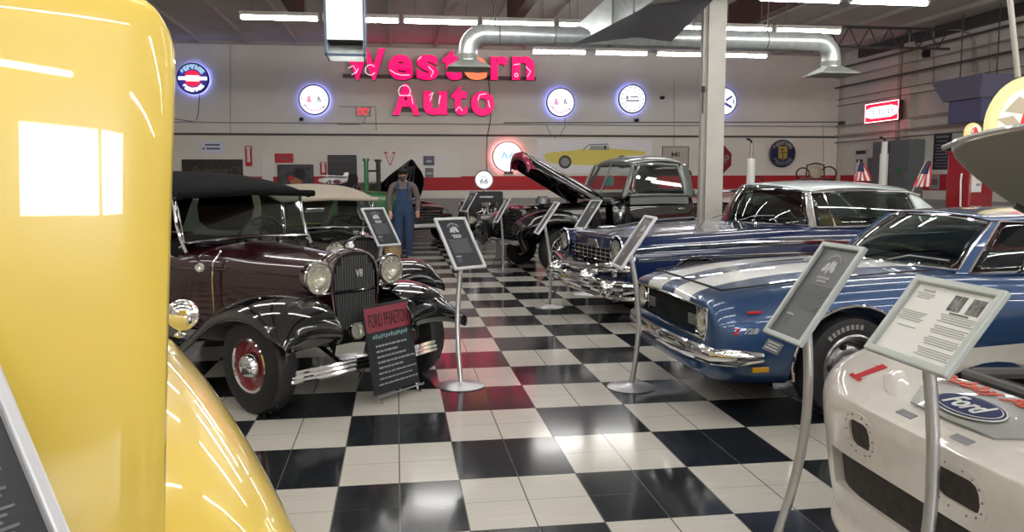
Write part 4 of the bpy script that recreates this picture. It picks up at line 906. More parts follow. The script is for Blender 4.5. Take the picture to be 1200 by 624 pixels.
# ------------------------------------------------------------------ white race car, nose to the aisle, bonnet propped open
r = thing('race_car', 'white race car with oval blue badge and open bonnet, at the lower right', 'car', (2.545, 2.2, 0), PI)
PR = [(0, 0, 0), (.75, 0, 0), (.93, .02, 0), (.985, .14, 0), (1., .32, 0), (1., .55, 0), (.995, .74, 0), (.975, .87, 0), (.92, .96, 0), (.80, 1.0, 0), (.62, 1.0, .2), (.35, 1.0, .7), (0, 1.0, 1.)]
def sr(x, w, zb, zt, cr=0.): return (x, prof(w, zb, zt, cr, PR))
def racebody():
    st = [sr(.965, .42, .20, .745), sr(.955, .56, .19, .755), sr(.905, .69, .17, .775, .003), sr(.84, .80, .15, .79, .005), sr(.74, .885, .15, .805, .01), sr(.64, .925, .15, .815, .01), sr(.50, .945, .14, .825, .01), sr(0, .955, .14, .845, .01), sr(-.75, .955, .14, .89, .01), sr(-1.1, .955, .14, .91), sr(-2.2, .955, .15, .92), sr(-2.8, .955, .18, .94), sr(-3.5, .93, .24, .96), sr(-3.8, .90, .30, .95), sr(-3.84, .88, .33, .94)]
    o = carbody('body', st, CREAMW, None, cuts=[(0, .34, .41, .5), (-2.79, .34, .41, .5)])
    for v in o.data.vertices:           # undercut nose with a lower air dam
        x, y, z = v.co
        if x > .3:
            k = min(1, (x-.3)/.55); h = max(0, .70-z); v.co.x -= k*(.16*h if z > .25 else .16*.45-.06*(.25-z)/.1)
    for v in o.data.vertices:           # crowned front wings
        x, y, z = v.co
        if z > .66 and x > -.9: v.co.z += .085*math.exp(-((abs(y)-.62)/.19)**2)*max(0, min(1, (.93-x)/.26))*min(1, (z-.66)/.1)*max(0, min(1, (x-.25)/.35))
    for (c0, sz) in (((.85, -.14, .455), (.40, .84, .15)), ((.85, .52, .455), (.40, .36, .15)), ((.88, -.33, .64), (.3, .125, .095)), ((.88, .165, .64), (.3, .19, .095)), ((-.07, 0, .80), (1.38, 1.70, .30)), ((-1.9, 0, 1.0), (1.7, 1.4, .9))):
        c = B().box(c0, sz).build('c', CREAMW, smooth=False, bevel=.03 if sz[2] < .12 else .012); bake(c)
        q = o.modifiers.new('b', 'BOOLEAN'); q.object = c; q.solver = 'EXACT'; bake(o); me = c.data; bpy.data.objects.remove(c); bpy.data.meshes.remove(me)
    for f in o.data.polygons: f.use_smooth = True
    o.data.set_sharp_from_angle(angle=.7)
    return o
bd = racebody(); bd.parent = r
MESHM = mat('brown_black_mesh', (.030, .024, .020), .7, fn=noise_var(30, .4))
def nose(y, z, off=.0):
    """a point on the nose skin"""
    return Vector((.962-.9*max(0, abs(y)-.33)**2.2-.16*max(0, .70-z)+off, y, z))
for y0, y1 in ((-.59, .30), (.33, .72)):
    B().grid([[nose(lerp(y0, y1, i/10), .37+.17*j/3, -.016) for i in range(11)] for j in range(4)], .004).build('grille_mesh', MESHM, r)
for y, w_ in ((-.33, .12), (.165, .18)):
    B().grid([[nose(y+w_*1.1*(i/4-.5), .64+.105*(j/3-.5), -.007) for i in range(5)] for j in range(4)], .004).build('duct_mesh', MESHM, r)
    b = B(); pts = []
    for i in range(28):
        a = i*2*PI/28; ca, sa = math.cos(a), math.sin(a); pts.append(nose(y+(w_/2-.03+.065)*math.copysign(abs(ca)**.7, ca), .64+.078*math.copysign(abs(sa)**.8, sa), .0))
    b.tube(pts, .003, seg=5, closed=True); b.build('duct_flange', CREAMW, r)
    b = B()
    for i in range(0, 28, 2): q = pts[i]; b.ball(nose(y+(q.y-y)*.86, .64+(q.z-.64)*.88, .003), .004, seg=6)
    tag(b.build('rivets', STEEL, r), kind='stuff')
# raised grey wedge in front of the bonnet opening, with the oval badge
GREYW = mat('pale_grey_panel', (.34, .35, .33), .35, 0, .6)
def topz(x): return .830-.060*max(0, (x-.5)/.42)**2.2
B().grid([[(x, y, topz(x)+dz_) for (x, y, dz_) in ((.625, -.40, .004), (.625, -.2, .018), (.625, 0, .020), (.625, .2, .018), (.625, .40, .004))],
          [(x, y, topz(x)+dz_) for (x, y, dz_) in ((.74, -.30, .006), (.74, -.15, .018), (.745, 0, .020), (.74, .15, .018), (.74, .30, .006))],
          [(x, y, topz(x)+dz_) for (x, y, dz_) in ((.86, -.19, .003), (.87, -.1, .010), (.875, 0, .012), (.87, .1, .010), (.86, .19, .003))]], .006).build('bonnet_wedge', GREYW, r)
def on_top(x, y, up=.02):
    """frame lying on the nose top, reading from the front: right is local +y"""
    U = Vector((0, 1, 0)); V = Vector((-1, 0, .22)).normalized(); return Vector((x, y, topz(x)+up)), U, V
O, U, V = on_top(.795, .0, .024)
b = B(); M0 = frameM(O, U, V)
for (rx, ry, h0, m_, nm) in ((.142, .066, .004, PAPER, 'oval_badge_edge'), (.138, .062, .006, mat('badge_blue', (.010, .022, .09), .55, spec=.2), 'oval_badge'), (.130, .0555, .0075, PAPER, 'oval_badge_line'), (.1265, .0525, .009, MATS['badge_blue'], 'oval_badge_field')):
    b = B(); vs = [(rx*math.cos(i*PI/24), ry*math.sin(i*PI/24)) for i in range(48)]; b.prism(vs, O, U, V, h0); b.build(nm, m_, r, smooth=False)
b = B(); fit_text(b, 'Ford', O+U.cross(V)*.010, U, V, .165, .070, .003, .012, .35); b.build('badge_script', PAPER, r, smooth=False)
O, U, V = on_top(.675, .0, .030); b = B(); fit_text(b, 'Bobby Allison', O, U, V, .62, .060, .003, .02, .3); b.build('driver_name', mat('orange_red_print', (.55, .06, .03), .45), r, smooth=False)
from mathutils.bvhtree import BVHTree
BV = BVHTree.FromPolygons([v.co.copy() for v in bd.data.vertices], [tuple(p.vertices) for p in bd.data.polygons])
def drape(b, N, off=.004):
    for v in b.b.verts:
        h = BV.ray_cast(v.co+N*.3, -N)
        if h[0] is not None: v.co = h[0]+N*(off+(.002 if (v.co-O).dot(N) > 0 else 0))
    return b
O = Vector((.83, -.50, .84)); N = Vector((.62, -.10, .78)).normalized(); U = Vector((.12, 1, .0)).normalized(); V = N.cross(U).normalized(); U = V.cross(N)
b = B(); b.prism([(-.014, -.055), (.014, -.055), (.014, .055), (-.014, .055)][::1], O, U, V, .002)
b.prism([(-.034, -.062), (.034, -.062), (.034, -.046), (-.034, -.046)], O, U, V, .002); b.prism([(-.034, .030), (-.012, .040), (-.012, .058), (.014, .058), (.014, .044)][::-1], O, U, V, .002)
drape(b, N); b.build('race_number', REDM, r, smooth=False)
for s in (-1, 1):      # swept ridges either side of the badge
    b = B(); b.tube([(.56, s*.56, .815), (.66, s*.52, .812), (.76, s*.42, .800), (.82, s*.32, .785), (.87, s*.22, .762)], [.03, .035, .035, .03, .01], seg=10, flat=1.5); b.build('bonnet_ridge', CREAMW, r)
    B().box((.915, s*.13, .773), (.03, .08, .006), Matrix.Rotation(.3, 3, 'Y')).build('bonnet_pin_plate', STEEL, r, bevel=.006)
    b = B().cyl((.70, s*.33, .81), (.70, s*.33, .87), .008, seg=8).ball((.70, s*.33, .83), .018, (1, 1, .3), seg=10); b.build('bonnet_pin', BLACKM, r)
    wheel(r, 0, s*.80, s, .335, .26, .20, style='disc', m_rim=BLACKM); wheel(r, -2.79, s*.80, s, .335, .26, .20, style='disc', m_rim=BLACKM)
B().box((-.10, 0, .48), (1.26, 1.3, .04)).build('engine_bay_floor', DARK, r, smooth=False)
b = B(); b.cyl((.1, 0, .72), (.1, 0, .84), .19, seg=30).ball((.1, 0, .84), .05, seg=10); b.build('air_cleaner', STEEL, r)
for s in (-1, 1): B().box((.05, s*.26, .64), (.55, .14, .12)).build('valve_cover', BLACKM, r, bevel=.02)
B().box((.46, 0, .66), (.06, .8, .26)).build('radiator', BLACKM, r, bevel=.01)
B().box((.1, 0, .58), (.5, .4, .22)).build('engine_block', DARK, r, bevel=.03)
b = B()
for s in (-1, 1): b.tube([(.40, s*.50, .80), (.0, s*.44, .80), (-.6, s*.42, .82)], .022, seg=8)
b.tube([(.42, -.5, .80), (.42, .5, .80)], .02, seg=8); b.build('brace_bars', PIPED, r)
for y, x1 in ((-.3, .3), (.2, .25), (.33, -.1)): B().tube([(.42, y, .74), (x1, y+.05, .83), (x1-.3, y-.1, .80)], .016, seg=8).build('hose', BLACKM, r)
# the lifted bonnet
h0, h1 = Vector((-.75, 0, .93)), Vector((.56, 0, 1.668)); rows = []
for i in range(9):
    t_ = i/8; c_ = h0.lerp(h1, t_); row_ = []
    for j in range(13):
        s = -1+j/6; wd = .70 if i < 6 else .70-(.16*((i-5)/3)**2); ed = abs(s)**6
        row_.append(c_+Vector((0, s*wd, .022*(1-s*s)-.012*ed+.02*math.sin(PI*t_))) + Vector((-.035*s*s*(t_ > .9), 0, -.02*s*s*(t_ > .9))))
    rows.append(row_)
hd = B().grid(rows, .02).build('bonnet', mat('underside_grey', (.25, .245, .21), .45), r, sub=1)
B().tube([rows[8][j]+Vector((.01, 0, .012)) for j in range(13)], .010, seg=6).build('bonnet_lip', GREYW, hd)
b = B()
for s in (-1, 1): b.tube([h0+Vector((.1, s*.1, -.02)), h0.lerp(h1, .72)+Vector((0, s*.58, -.03))], .014, seg=6)
b.build('bonnet_brace', PRIMER, hd)
B().tube([(.30, .60, .84), (.38, .60, 1.60)], .008, seg=8).build('prop_rod', STEEL, r)
greenhouse(r, CREAMW, (-1.05, -.85, .72, .925), (-1.55, -1.45, .58, 1.28), (-2.5, -2.6, .57, 1.28), (-3.1, -3.2, .62, .96), .06, quarter=(-2.4, -2.3), bulge=.03)
seats(r, (-1.9,), .6, .42, DARK, .5, (-1.35, .36, .88, .18))
# ------------------------------------------------------------------ information stands
def stand(c, yaw, W, H, tilt, base, lab, face=SIGNBLK, frame=FRAMEW, kind='tall', grp=None, bow=.05, fr=.022):
    c = Vector(c); root = thing('information_stand', lab, 'sign stand', (base[0], base[1], 0)); o = -Vector((base[0], base[1], 0))
    w_ = Vector((math.cos(yaw), math.sin(yaw), 0)); n = Vector((math.sin(yaw), -math.cos(yaw), 0)); up = -n*math.cos(tilt)+Vector((0, 0, math.sin(tilt)))
    N = w_.cross(up); R3 = Matrix((w_, up, N)).transposed(); P = lambda x, y, z=0: c+o+w_*x+up*y+N*z
    B().box(P(0, 0, -.004), (W-.01, H-.01, .008), R3).build('panel', face, root, smooth=False)
    b = B()
    for s in (-1, 1): b.box(P(s*(W/2-fr/2), 0, .004), (fr, H, .022), R3); b.box(P(0, s*(H/2-fr/2), .0041), (W-.004, fr, .0215), R3)
    b.build('frame', frame, root, smooth=False, bevel=.005)
    def strips(items, m, nm, dz=.0012):
        b = B()
        for (x, y, ww, hh) in items: b.box(P(x, y, dz), (ww, hh, .0016), R3)
        return b.build(nm, m, root, smooth=False)
    if kind == 'tall':
        tx = (GREYTX if face is SIGNGRY else PALETX)
        # emblem: arched words over a pair of figures, title, text, a short list
        b = B()
        for i in range(11): a = 2.5-i*.19; p = P(math.cos(a)*W*.20, H*.255+math.sin(a)*W*.20, .0012); b.box(p, (.008, .011, .0016), R3 @ Matrix.Rotation(a-PI/2, 3, 'Z'))
        b.build('arched_lettering', GREYTX, root, smooth=False)
        b = B()
        for x, y, rx, ry in ((-.026, -.004, .013, .022), (-.040, -.018, .008, .012), (.0, .006, .013, .024), (.020, -.002, .013, .026), (.030, -.016, .009, .014), (-.008, -.022, .007, .014)):
            b.ball(P(x*W/.3, H*.275+y, .001), 1., (rx*W/.3, ry, .0015), R3, 10)
        b.build('emblem', PALETX, root)
        strips([(0, H*.155, W*.30, .010), (0, H*.120, W*.24, .010)], tx, 'title')
        strips([(random.uniform(-.004, .004), H*.075-i*H*.021, W*(.66-.06*(i % 3)), .0045) for i in range(13)], DIMTX if face is SIGNBLK else mat('mid_grey_print', (.10, .105, .11), .6), 'text_lines')
        strips([(-W*.20, -H*.245, W*.18, .008)], tx, 'list_heading'); strips([(-W*.22, -H*.27-i*H*.021, W*(.16-.03*(i % 2)), .004) for i in range(5)], DIMTX if face is SIGNBLK else MATS['mid_grey_print'], 'list_lines')
    elif kind == 'wide':
        strips([(-W*.27, H*.35, .05, .007), (-W*.29, H*.31, .08, .003), (-W*.27, H*.285, .07, .003), (-W*.29, H*.26, .06, .003)], SHEETTX, 'letterhead')
        strips([(-W*.27, H*.08-i*H*.026, W*(.30-.04*(i % 3)), .0028) for i in range(5)]+[(-W*.25, -H*.10, W*.22, .003)], SHEETTX, 'letter_text')
        strips([(W*.21, H*.13-i*H*.026-(i//4)*H*.03, W*(.38-.03*(i % 3)), .0028) for i in range(17)], SHEETTX, 'article_text')
        for x in (.10, .30): strips([(W*x, H*.27, W*.135, H*.18)], mat('photo_grey', (.11, .11, .10), .5, fn=noise_var(60, .9)), 'photograph', .0014)
        strips([(W*.19, H*.155, W*.2, .004)], INK, 'caption')
    # pole and foot
    att = P(0, -H*.18, -.02); d = Vector((c.x-base[0], c.y-base[1], 0)); side = Vector((-n.x, -n.y, 0))
    pts = []
    for i in range(13):
        t_ = i/12; p = Vector((0, 0, .02)).lerp(att, t_) + side*bow*math.sin(PI*t_)
        pts.append(p)
    B().tube(pts, .019, seg=14).build('pole', SILVER, root)
    B().lathe([(.001, .0), (.175, 0), (.178, .006), (.150, .012), (.05, .022), (.03, .034), (.001, .034)], (0, 0, 0), 'Z', seg=40).build('base', SILVER, root)
    B().box(P(0, -H*.18, -.014), (.09, .07, .012), R3).build('bracket', SILVER, root, bevel=.003)
    return root
stand((.464, 6.011, 1.059), .599, .30, .45, .97, (.45, 5.86), 'stand with black panel beside the easel board, its foot in the middle of the aisle')
stand((-.165, 8.108, 1.067), .731, .30, .45, .97, (-.19, 7.98), 'stand with black panel rising behind the left headlamp of the dark red vintage car')
p = at(426, 243, Y=11.95); stand(tuple(p), .80, .30, .40, 1.1, (p.x-.01, 11.9), 'small stand with black panel half hidden behind another stand, near the green tractor')
stand((1.695, 5.596, 1.081), -1.61, .30, .45, .97, (1.695, 5.62), 'stand with grey panel seen edge on, before the striped blue coupe nose', SIGNGRY, FRAMEW, bow=.06)
stand((1.744, 9.26, 1.083), -1.581, .30, .45, .97, (1.80, 9.40), 'stand with thin tilted panel between the pickup and the navy hardtop', SIGNGRY, FRAMEW, bow=.04)
stand((2.49, 10.288, 1.077), -1.32, .30, .45, .97, (2.50, 10.40), 'stand with grey panel right in front of the pickup wheel, farthest right of the pair', SIGNGRY, FRAMEW, bow=.03)
s7 = stand((1.625, 2.934, 1.087), -1.562, .30, .45, .97, (1.46, 2.90), 'tall stand with grey text panel and small tag, in front of the blue coupe wheel', SIGNGRY, FRAMEG, bow=.07)
stand((1.50, 2.05, 1.125), -1.58, .375, .28, .93, (1.40, 2.02), 'stand with wide white framed sheet and two photos, over the race car nose', PAPER, FRAMEG, 'wide', bow=.07, fr=.024)
stand((1.70, 12.99, 1.035), -1.464, .28, .45, 1.05, (1.72, 13.1), 'distant stand seen edge on between the black engine car and pickup', SIGNGRY, FRAMEW, bow=.02)
p = at(549, 237, Y=14.8); stand((p.x, 14.8, p.z), -1.15, .28, .42, 1.0, (p.x+.02, 14.9), 'distant stand left of the black car with raised black panel', SIGNBLK, FRAMEW, bow=.02)
stand((-.615, 1.106, 1.10), .90, .30, .45, .97, (-.66, 1.15), 'nearest stand, its silver frame edge at the lower left corner', SIGNBLK, FRAMEW, bow=.0, fr=.022)
# small tag hung below the tall stand's panel
o = -Vector((1.46, 2.90, 0)); yaw, tilt = -1.562, .97
w_ = Vector((math.cos(yaw), math.sin(yaw), 0)); n = Vector((math.sin(yaw), -math.cos(yaw), 0)); up = -n*math.cos(tilt)+Vector((0, 0, math.sin(tilt))); N = w_.cross(up); R3 = Matrix((w_, up, N)).transposed()
c = Vector((1.625, 2.934, 1.087))+o-up*.262+w_*-.05-N*.012
tg = B().box(c, (.13, .05, .004), R3).build('tag_plate', SIGNGRY, s7, smooth=False)
b = B()
for i in range(3): b.box(c+N*.003+up*(.014-i*.013), (.10-.02*(i % 2), .005, .001), R3)
b.build('tag_lettering', PALETX, tg, smooth=False)
# ------------------------------------------------------------------ easel board
root = thing('easel_board', 'black menu-like board with faded red heading leaning on a small easel before the vintage car', 'easel sign', (0, 5.75, 0))
o = -Vector((0, 5.75, 0)); w_ = Vector((.32, .355, 0)).normalized(); n = Vector((w_.y, -w_.x, 0)); up = (-n*.16+Vector((0, 0, .96))).normalized(); N = w_.cross(up); R3 = Matrix((w_, up, N)).transposed()
c = Vector((-.18, 5.43, .06))+o+w_*.24+up*.31
P = lambda x, y, z=0: c+w_*x+up*y+N*z
B().box(P(0, 0), (.47, .62, .012), R3).build('board', mat('blackboard', (.020, .024, .026), .35), root, smooth=False, bevel=.003)
B().box(P(0, .205, .0068), (.45, .17, .0016), R3).build('heading_panel', CHALKR, root, smooth=False)
b = B(); fit_text(b, 'FORD PHAETON', P(0, .20, .009), w_, up, .40, .095, .002, .0); b.build('heading', mat('dark_heading_letters', (.025, .012, .014), .5), root, smooth=False)
b = B(); fit_text(b, 'Only by the Ford', P(-.01, .085, .009), w_, up, .33, .035, .002, 0, .3); b.b.clear()
for i in range(14): a = -.17+i*.026; b.box(P(a, .085+.004*math.sin(i*2.1), .008), (.017, .022+.008*(i % 2), .002), R3 @ Matrix.Rotation(-.3, 3, 'Z'))
b.build('script_line', mat('pale_teal_chalk', (.16, .26, .28), .6), root, smooth=False)
for k, (wd, x0) in enumerate(((.30, -.01), (.22, -.05), (.28, -.02), (.34, .01), (.25, -.03), (.37, .02), (.33, .0), (.40, .02))):
    b = B(); x = x0-wd/2; y = .020-k*.038
    while x < x0+wd/2:
        l = random.uniform(.018, .05); b.box(P(x+l/2, y, .0075), (l, .013 if k < 5 else .010, .0018), R3); x += l+.009
    b.build('text_line', mat('chalk_grey', (.30, .31, .31), .6), root, smooth=False)
b = B(); b.tube([P(-.24, -.32, .035), P(.24, -.32, .035)], .007, seg=8)
b.build('ledge', STEEL, root)
for x in (-.22, 0.02, .22): B().tube([P(x, -.305, -.02), P(x, -.325, .04), P(x, -.31, .055)], .006, seg=6).build('hook', STEEL, root)
for x in (-.20, .20):
    q = P(x, -.31, 0); B().tube([(q.x, q.y, q.z), (q.x+n.x*.02, q.y+n.y*.02, .012), (q.x+n.x*.05, q.y+n.y*.05, .012)], .009, seg=8).build('foot', CHROME, root)
q = P(0, .2, -.02); B().tube([q, Vector((q.x, q.y, 0))-n*.30+Vector((0, 0, .01))], .008, seg=8).build('rear_leg', STEEL, root)
# ------------------------------------------------------------------ 1930s open cars
def fender_sheet(path, y0, y1, crown, lip, parent, m, nm='fender', t=.012, s=1):
    """a rounded sheet over a wheel: path of (x, z) along the crown, from y0 (inner) to y1 (outer) with a turned-down outer lip"""
    rows = []
    P_ = [Vector((x, 0, z)) for x, z in path]
    for i, p in enumerate(P_):
        a, c = P_[max(0, i-1)], P_[min(len(P_)-1, i+1)]; d = (c-a).normalized(); nrm = Vector((-d.z, 0, d.x))
        if nrm.z < 0 and abs(nrm.z) > .3: nrm = -nrm
        row_ = []
        for y, h in ((0, -crown*.4), (.12, -crown*.15), (.35, 0), (.6, 0), (.82, -crown*.35), (.95, -crown*.9), (1.0, -crown*1.0-lip*.5), (1.0, -crown-lip)):
            row_.append(p + nrm*h + Vector((0, s*lerp(y0, y1, y), 0)))
        rows.append(row_)
    return B().grid(rows, t).build(nm, m, parent, sub=2)
def vintage(name, lab, loc, rz, m_body, m_top, m_fender, lampname='headlight', lampm=LENS, rimm=REDRIM, fog=True, badge=True):
    r = thing(name, lab, 'car', loc, rz)
    PV = [(0, 0, 0), (.70, 0, 0), (.93, .02, 0), (.99, .18, 0), (1, .45, 0), (1., .72, 0), (.97, .86, 0), (.85, .96, 0), (.60, 1.0, .3), (.3, 1.0, .8), (0, 1.0, 1.)]
    def sv(x, w, zb, zt, cr=0.): return (x, prof(w, zb, zt, cr, PV))
    st = [sv(.10, .215, .46, .95, .03), sv(.09, .225, .45, .96, .035), sv(-.30, .29, .42, .985, .04), sv(-.78, .37, .40, 1.01, .045), sv(-.95, .45, .38, 1.02, .045), sv(-1.08, .54, .38, 1.03, .03), sv(-1.25, .61, .38, 1.03, 0), sv(-1.9, .66, .38, 1.02, 0), sv(-2.5, .67, .38, 1.04, 0), sv(-2.9, .63, .42, 1.04, 0), sv(-3.15, .50, .52, .98, 0), sv(-3.2, .45, .56, .92, 0)]
    carbody('body', st, m_body, r, boxes=[((-1.95, 0, 1.1), (1.45, 1.10, .9))])
    B().box((-1.95, 0, .64), (1.48, 1.12, .04)).build('cabin_floor', DARK, r, smooth=False)
    B().box((-1.35, 0, .42), (2.9, .50, .10)).build('chassis', BLACKM, r, smooth=False)
    # radiator shell and grille
    def shell(sc, x): return [(x-.02*(z > .9), y*sc, z) for y, z in ((-.15, .43), (-.19, .55), (-.215, .75), (-.22, .90), (-.19, .985), (-.11, 1.03), (0, 1.045), (.11, 1.03), (.19, .985), (.22, .90), (.215, .75), (.19, .55), (.15, .43))]
    B().grid([[Vector(p) for p in shell(1.0, .06)], [Vector(p)+Vector((0, 0, .006)) for p in shell(1.03, .12)], [Vector(p) for p in shell(1.02, .17)], [Vector((p[0], p[1]*.90, .73+(p[2]-.73)*.93)) for p in shell(1.0, .175)]], .012).build('radiator_shell', m_body, r, sub=1)
    b = B(); pl = [(y*.9, .73+(z-.73)*.93) for x, y, z in shell(1.0, 0)]; b.prism(pl, (.14, 0, 0), (0, 1, 0), (0, 0, 1), .012); b.build('grille_back', DARK, r, smooth=False)
    b = B()
    for i in range(17):
        y = -.176+i*.022; hz = 1.0-.0*abs(y) - (.06 if abs(y) > .13 else .0) - (.05 if abs(y) > .16 else 0)
        b.box((.166, y, (hz+.46+abs(y)*.3)/2), (.012, .007, hz-.46-abs(y)*.3))
    b.build('grille_bars', mat('grey_grille_bars', (.13, .13, .13), .4, .3), r, smooth=False)
    B().ball((.12, 0, 1.065), .03, (1.5, 1, .9)).ball((.13, 0, 1.09), .018, (1, 1.6, .6)).build('radiator_cap', CHROME, r)
    if badge: b = B(); fit_text(b, 'V8', (.18, .03, .88), (0, 1, 0), (0, 0, 1), .065, .055, .006, .015); b.build('badge', PALETX, r, smooth=False)
    # lamps on their bar
    B().tube([(.10, -.70, .66), (.13, -.45, .735), (.16, -.33, .76), (.17, 0, .755), (.16, .33, .76), (.13, .45, .735), (.10, .70, .66)], .014, seg=8).build('lamp_bar', BLACK, r)
    for s in (-1, 1):
        B().cyl((.15, s*.33, .755), (.15, s*.33, .80), .018, seg=8).build('lamp_post', CHROME, r)
        lamp(r, (.18, s*.33, .88), (1, 0, 0), .112, .15, m_shell=CHROME, name='headlight', lensm=lampm if s > 0 else LENS, rim=.014)
        for x in (0, -2.69):
            wheel(r, x, s*.69, s, .330, .165, .185, m_rim=rimm, style='vintage', yaw=0)
        arc = [(.36, .46), (.40, .54), (.395, .62), (.32, .70), (.18, .755), (.0, .77), (-.20, .75), (-.42, .67), (-.62, .54), (-.80, .42), (-.95, .345), (-1.05, .315)]
        fender_sheet(arc, .32, .82, .075, .06, r, m_fender, 'front_fender', s=s)
        B().grid([[(x, s*.36, z-.03), (x, s*.40, z-.20 if z > .5 else .30)] for x, z in arc[1:10]], .01).build('inner_fender', m_fender, r)
        arc2 = [(-2.10, .315), (-2.22, .47), (-2.35, .63), (-2.52, .74), (-2.69, .77), (-2.90, .74), (-3.06, .64), (-3.16, .50), (-3.20, .36)]
        fender_sheet(arc2, .50, .87, .075, .05, r, m_fender, 'rear_fender', s=s)
        B().box((-1.57, s*.72, .325), (1.08, .28, .035)).build('running_board', m_fender, r, bevel=.01)
        B().tube([(-1.12, s*.575, 1.035), (-1.13, s*.58, 1.03), (-1.10, s*.56, 1.05)], .012, seg=6).build('windscreen_foot', CHROME, r)
        b = B(); b.tube([(-1.05, s*.57, 1.00), (-1.12, s*.575, 1.10), (-1.17, s*.575, 1.22), (-1.20, s*.575, 1.43)], .014, seg=8); b.build('windscreen_post', CHROME, r)
        lamp(r, (-.90, s*.56, .90), (1, s*.2, 0), .035, .06, name='cowl_lamp')
        B().tube([(-.86, s*.405, 1.01), (-.875, s*.465, .93), (-.88, s*.475, .80), (-.88, s*.47, .55)], .007, seg=6).build('hood_trim', CHROME, r)
        B().tube([(.06, s*.235, .86), (-.85, s*.475, .88), (-1.3, s*.625, .885), (-3.0, s*.61, .90)], .006, seg=6).build('body_moulding', m_body, r)
        B().box((-2.0, s*.672, .84), (.10, .02, .02)).build('door_handle', CHROME, r, bevel=.005)
        B().tube([(-1.36, s*.655, 1.0), (-1.36, s*.672, .8), (-1.38, s*.67, .45)], .004, seg=5).build('door_seam', DARK, r)
        B().tube([(-2.08, s*.665, 1.0), (-2.08, s*.68, .8), (-2.06, s*.68, .45)], .004, seg=5).build('door_seam', DARK, r)
        lamp(r, (.30, -.10, .50) if s < 0 else (.28, .46, .48), (1, 0, 0), .068, .08, name='fog_lamp', lensm=LENS) if fog else None
    # a wheel-side mirror, bumpers
    b = B()
    for dz_ in (-.030, .0, .030): b.tube([(.24, -.73, .275+dz_), (.31, -.66, .275+dz_), (.340, -.4, .275+dz_), (.350, 0, .275+dz_), (.340, .4, .275+dz_), (.31, .66, .275+dz_), (.24, .73, .275+dz_)], .017, seg=8)
    b.build('front_bumper', CHROME, r)
    for s in (-1, 1): B().tube([(.34, s*.28, .275), (.30, s*.28, .32), (.0, s*.25, .42)], .016, seg=6).build('bumper_iron', BLACK, r)
    B().tube([(-3.3, -.68, .42), (-3.42, -.5, .42), (-3.45, 0, .42), (-3.42, .5, .42), (-3.3, .68, .42)], .035, seg=8, flat=.4).build('rear_bumper', CHROME, r)
    # windscreen and top
    Z0, Z1 = 1.07, 1.425
    b = B(); b.tube([(-1.10, -.56, Z0), (-1.09, 0, Z0+.02), (-1.10, .56, Z0), (-1.19, .56, Z1), (-1.18, 0, Z1), (-1.19, -.56, Z1)], .012, seg=8, closed=True); b.build('windscreen_frame', CHROME, r)
    B().grid([[(-1.10, y, Z0) for y in (-.55, 0, .55)], [(-1.19, y, Z1) for y in (-.55, 0, .55)]], .005).build('windscreen', GLASS, r)
    rows = []
    for x, z, w, cr in ((-1.06, 1.435, .60, .012), (-1.08, 1.46, .615, .02), (-1.20, 1.485, .63, .03), (-1.55, 1.535, .65, .045), (-2.0, 1.575, .66, .05), (-2.5, 1.57, .66, .05), (-2.85, 1.52, .65, .05), (-3.0, 1.40, .63, .04), (-3.08, 1.20, .60, .02), (-3.12, 1.03, .56, .0)):
        row_ = []
        for j in range(11):
            s_ = -1+j/5; row_.append((x, s_*w, z+cr*(1-s_*s_)-(.045 if abs(s_) > .99 and z > 1.4 else 0)-(0.008 if abs(s_) > .75 else 0)))
        rows.append(row_)
    B().grid(rows, .018).build('canvas_top', m_top, r, sub=1)
    B().tube([(-1.05, -.605, 1.425), (-1.04, 0, 1.445), (-1.05, .605, 1.425)], .028, seg=10).build('top_front_roll', m_top, r)
    for s in (-1, 1):
        B().grid([[(x, s*.655, 1.53), (x2, s*.64, 1.03)] for x, x2 in ((-1.9, -1.95), (-2.5, -2.5), (-2.95, -3.05))], .012).build('side_curtain', m_top, r, sub=1)
        B().tube([(-1.10, s*.60, 1.40), (-1.6, s*.645, 1.47), (-2.4, s*.655, 1.50)], .012, seg=6).build('top_bow', DARK, r)
    seats(r, (-1.95, -2.75), .52, .62, DARK, .42, (-1.42, .30, 1.05, .20))
    return r
vint = vintage('vintage_car', 'dark maroon vintage car with black canvas roof and red wheels', (-.42, 5.85, 0), math.radians(-46.5), MAROON, CANVAS, BLACK)
v2 = vintage('vintage_car', 'black vintage car with tan canvas roof behind the maroon car', (-.39, 8.42, 0), math.radians(-69), BLACK, TANC, BLACK, lampm=AMBER, rimm=BLACK, fog=False, badge=False)
v2.scale = (.92, .92, .92)
B().box((-1.155, -.18, 1.30), (.02, .24, .06), Matrix.Rotation(.25, 3, 'Y')).build('rear_view_mirror', CHROME, v2, bevel=.01)

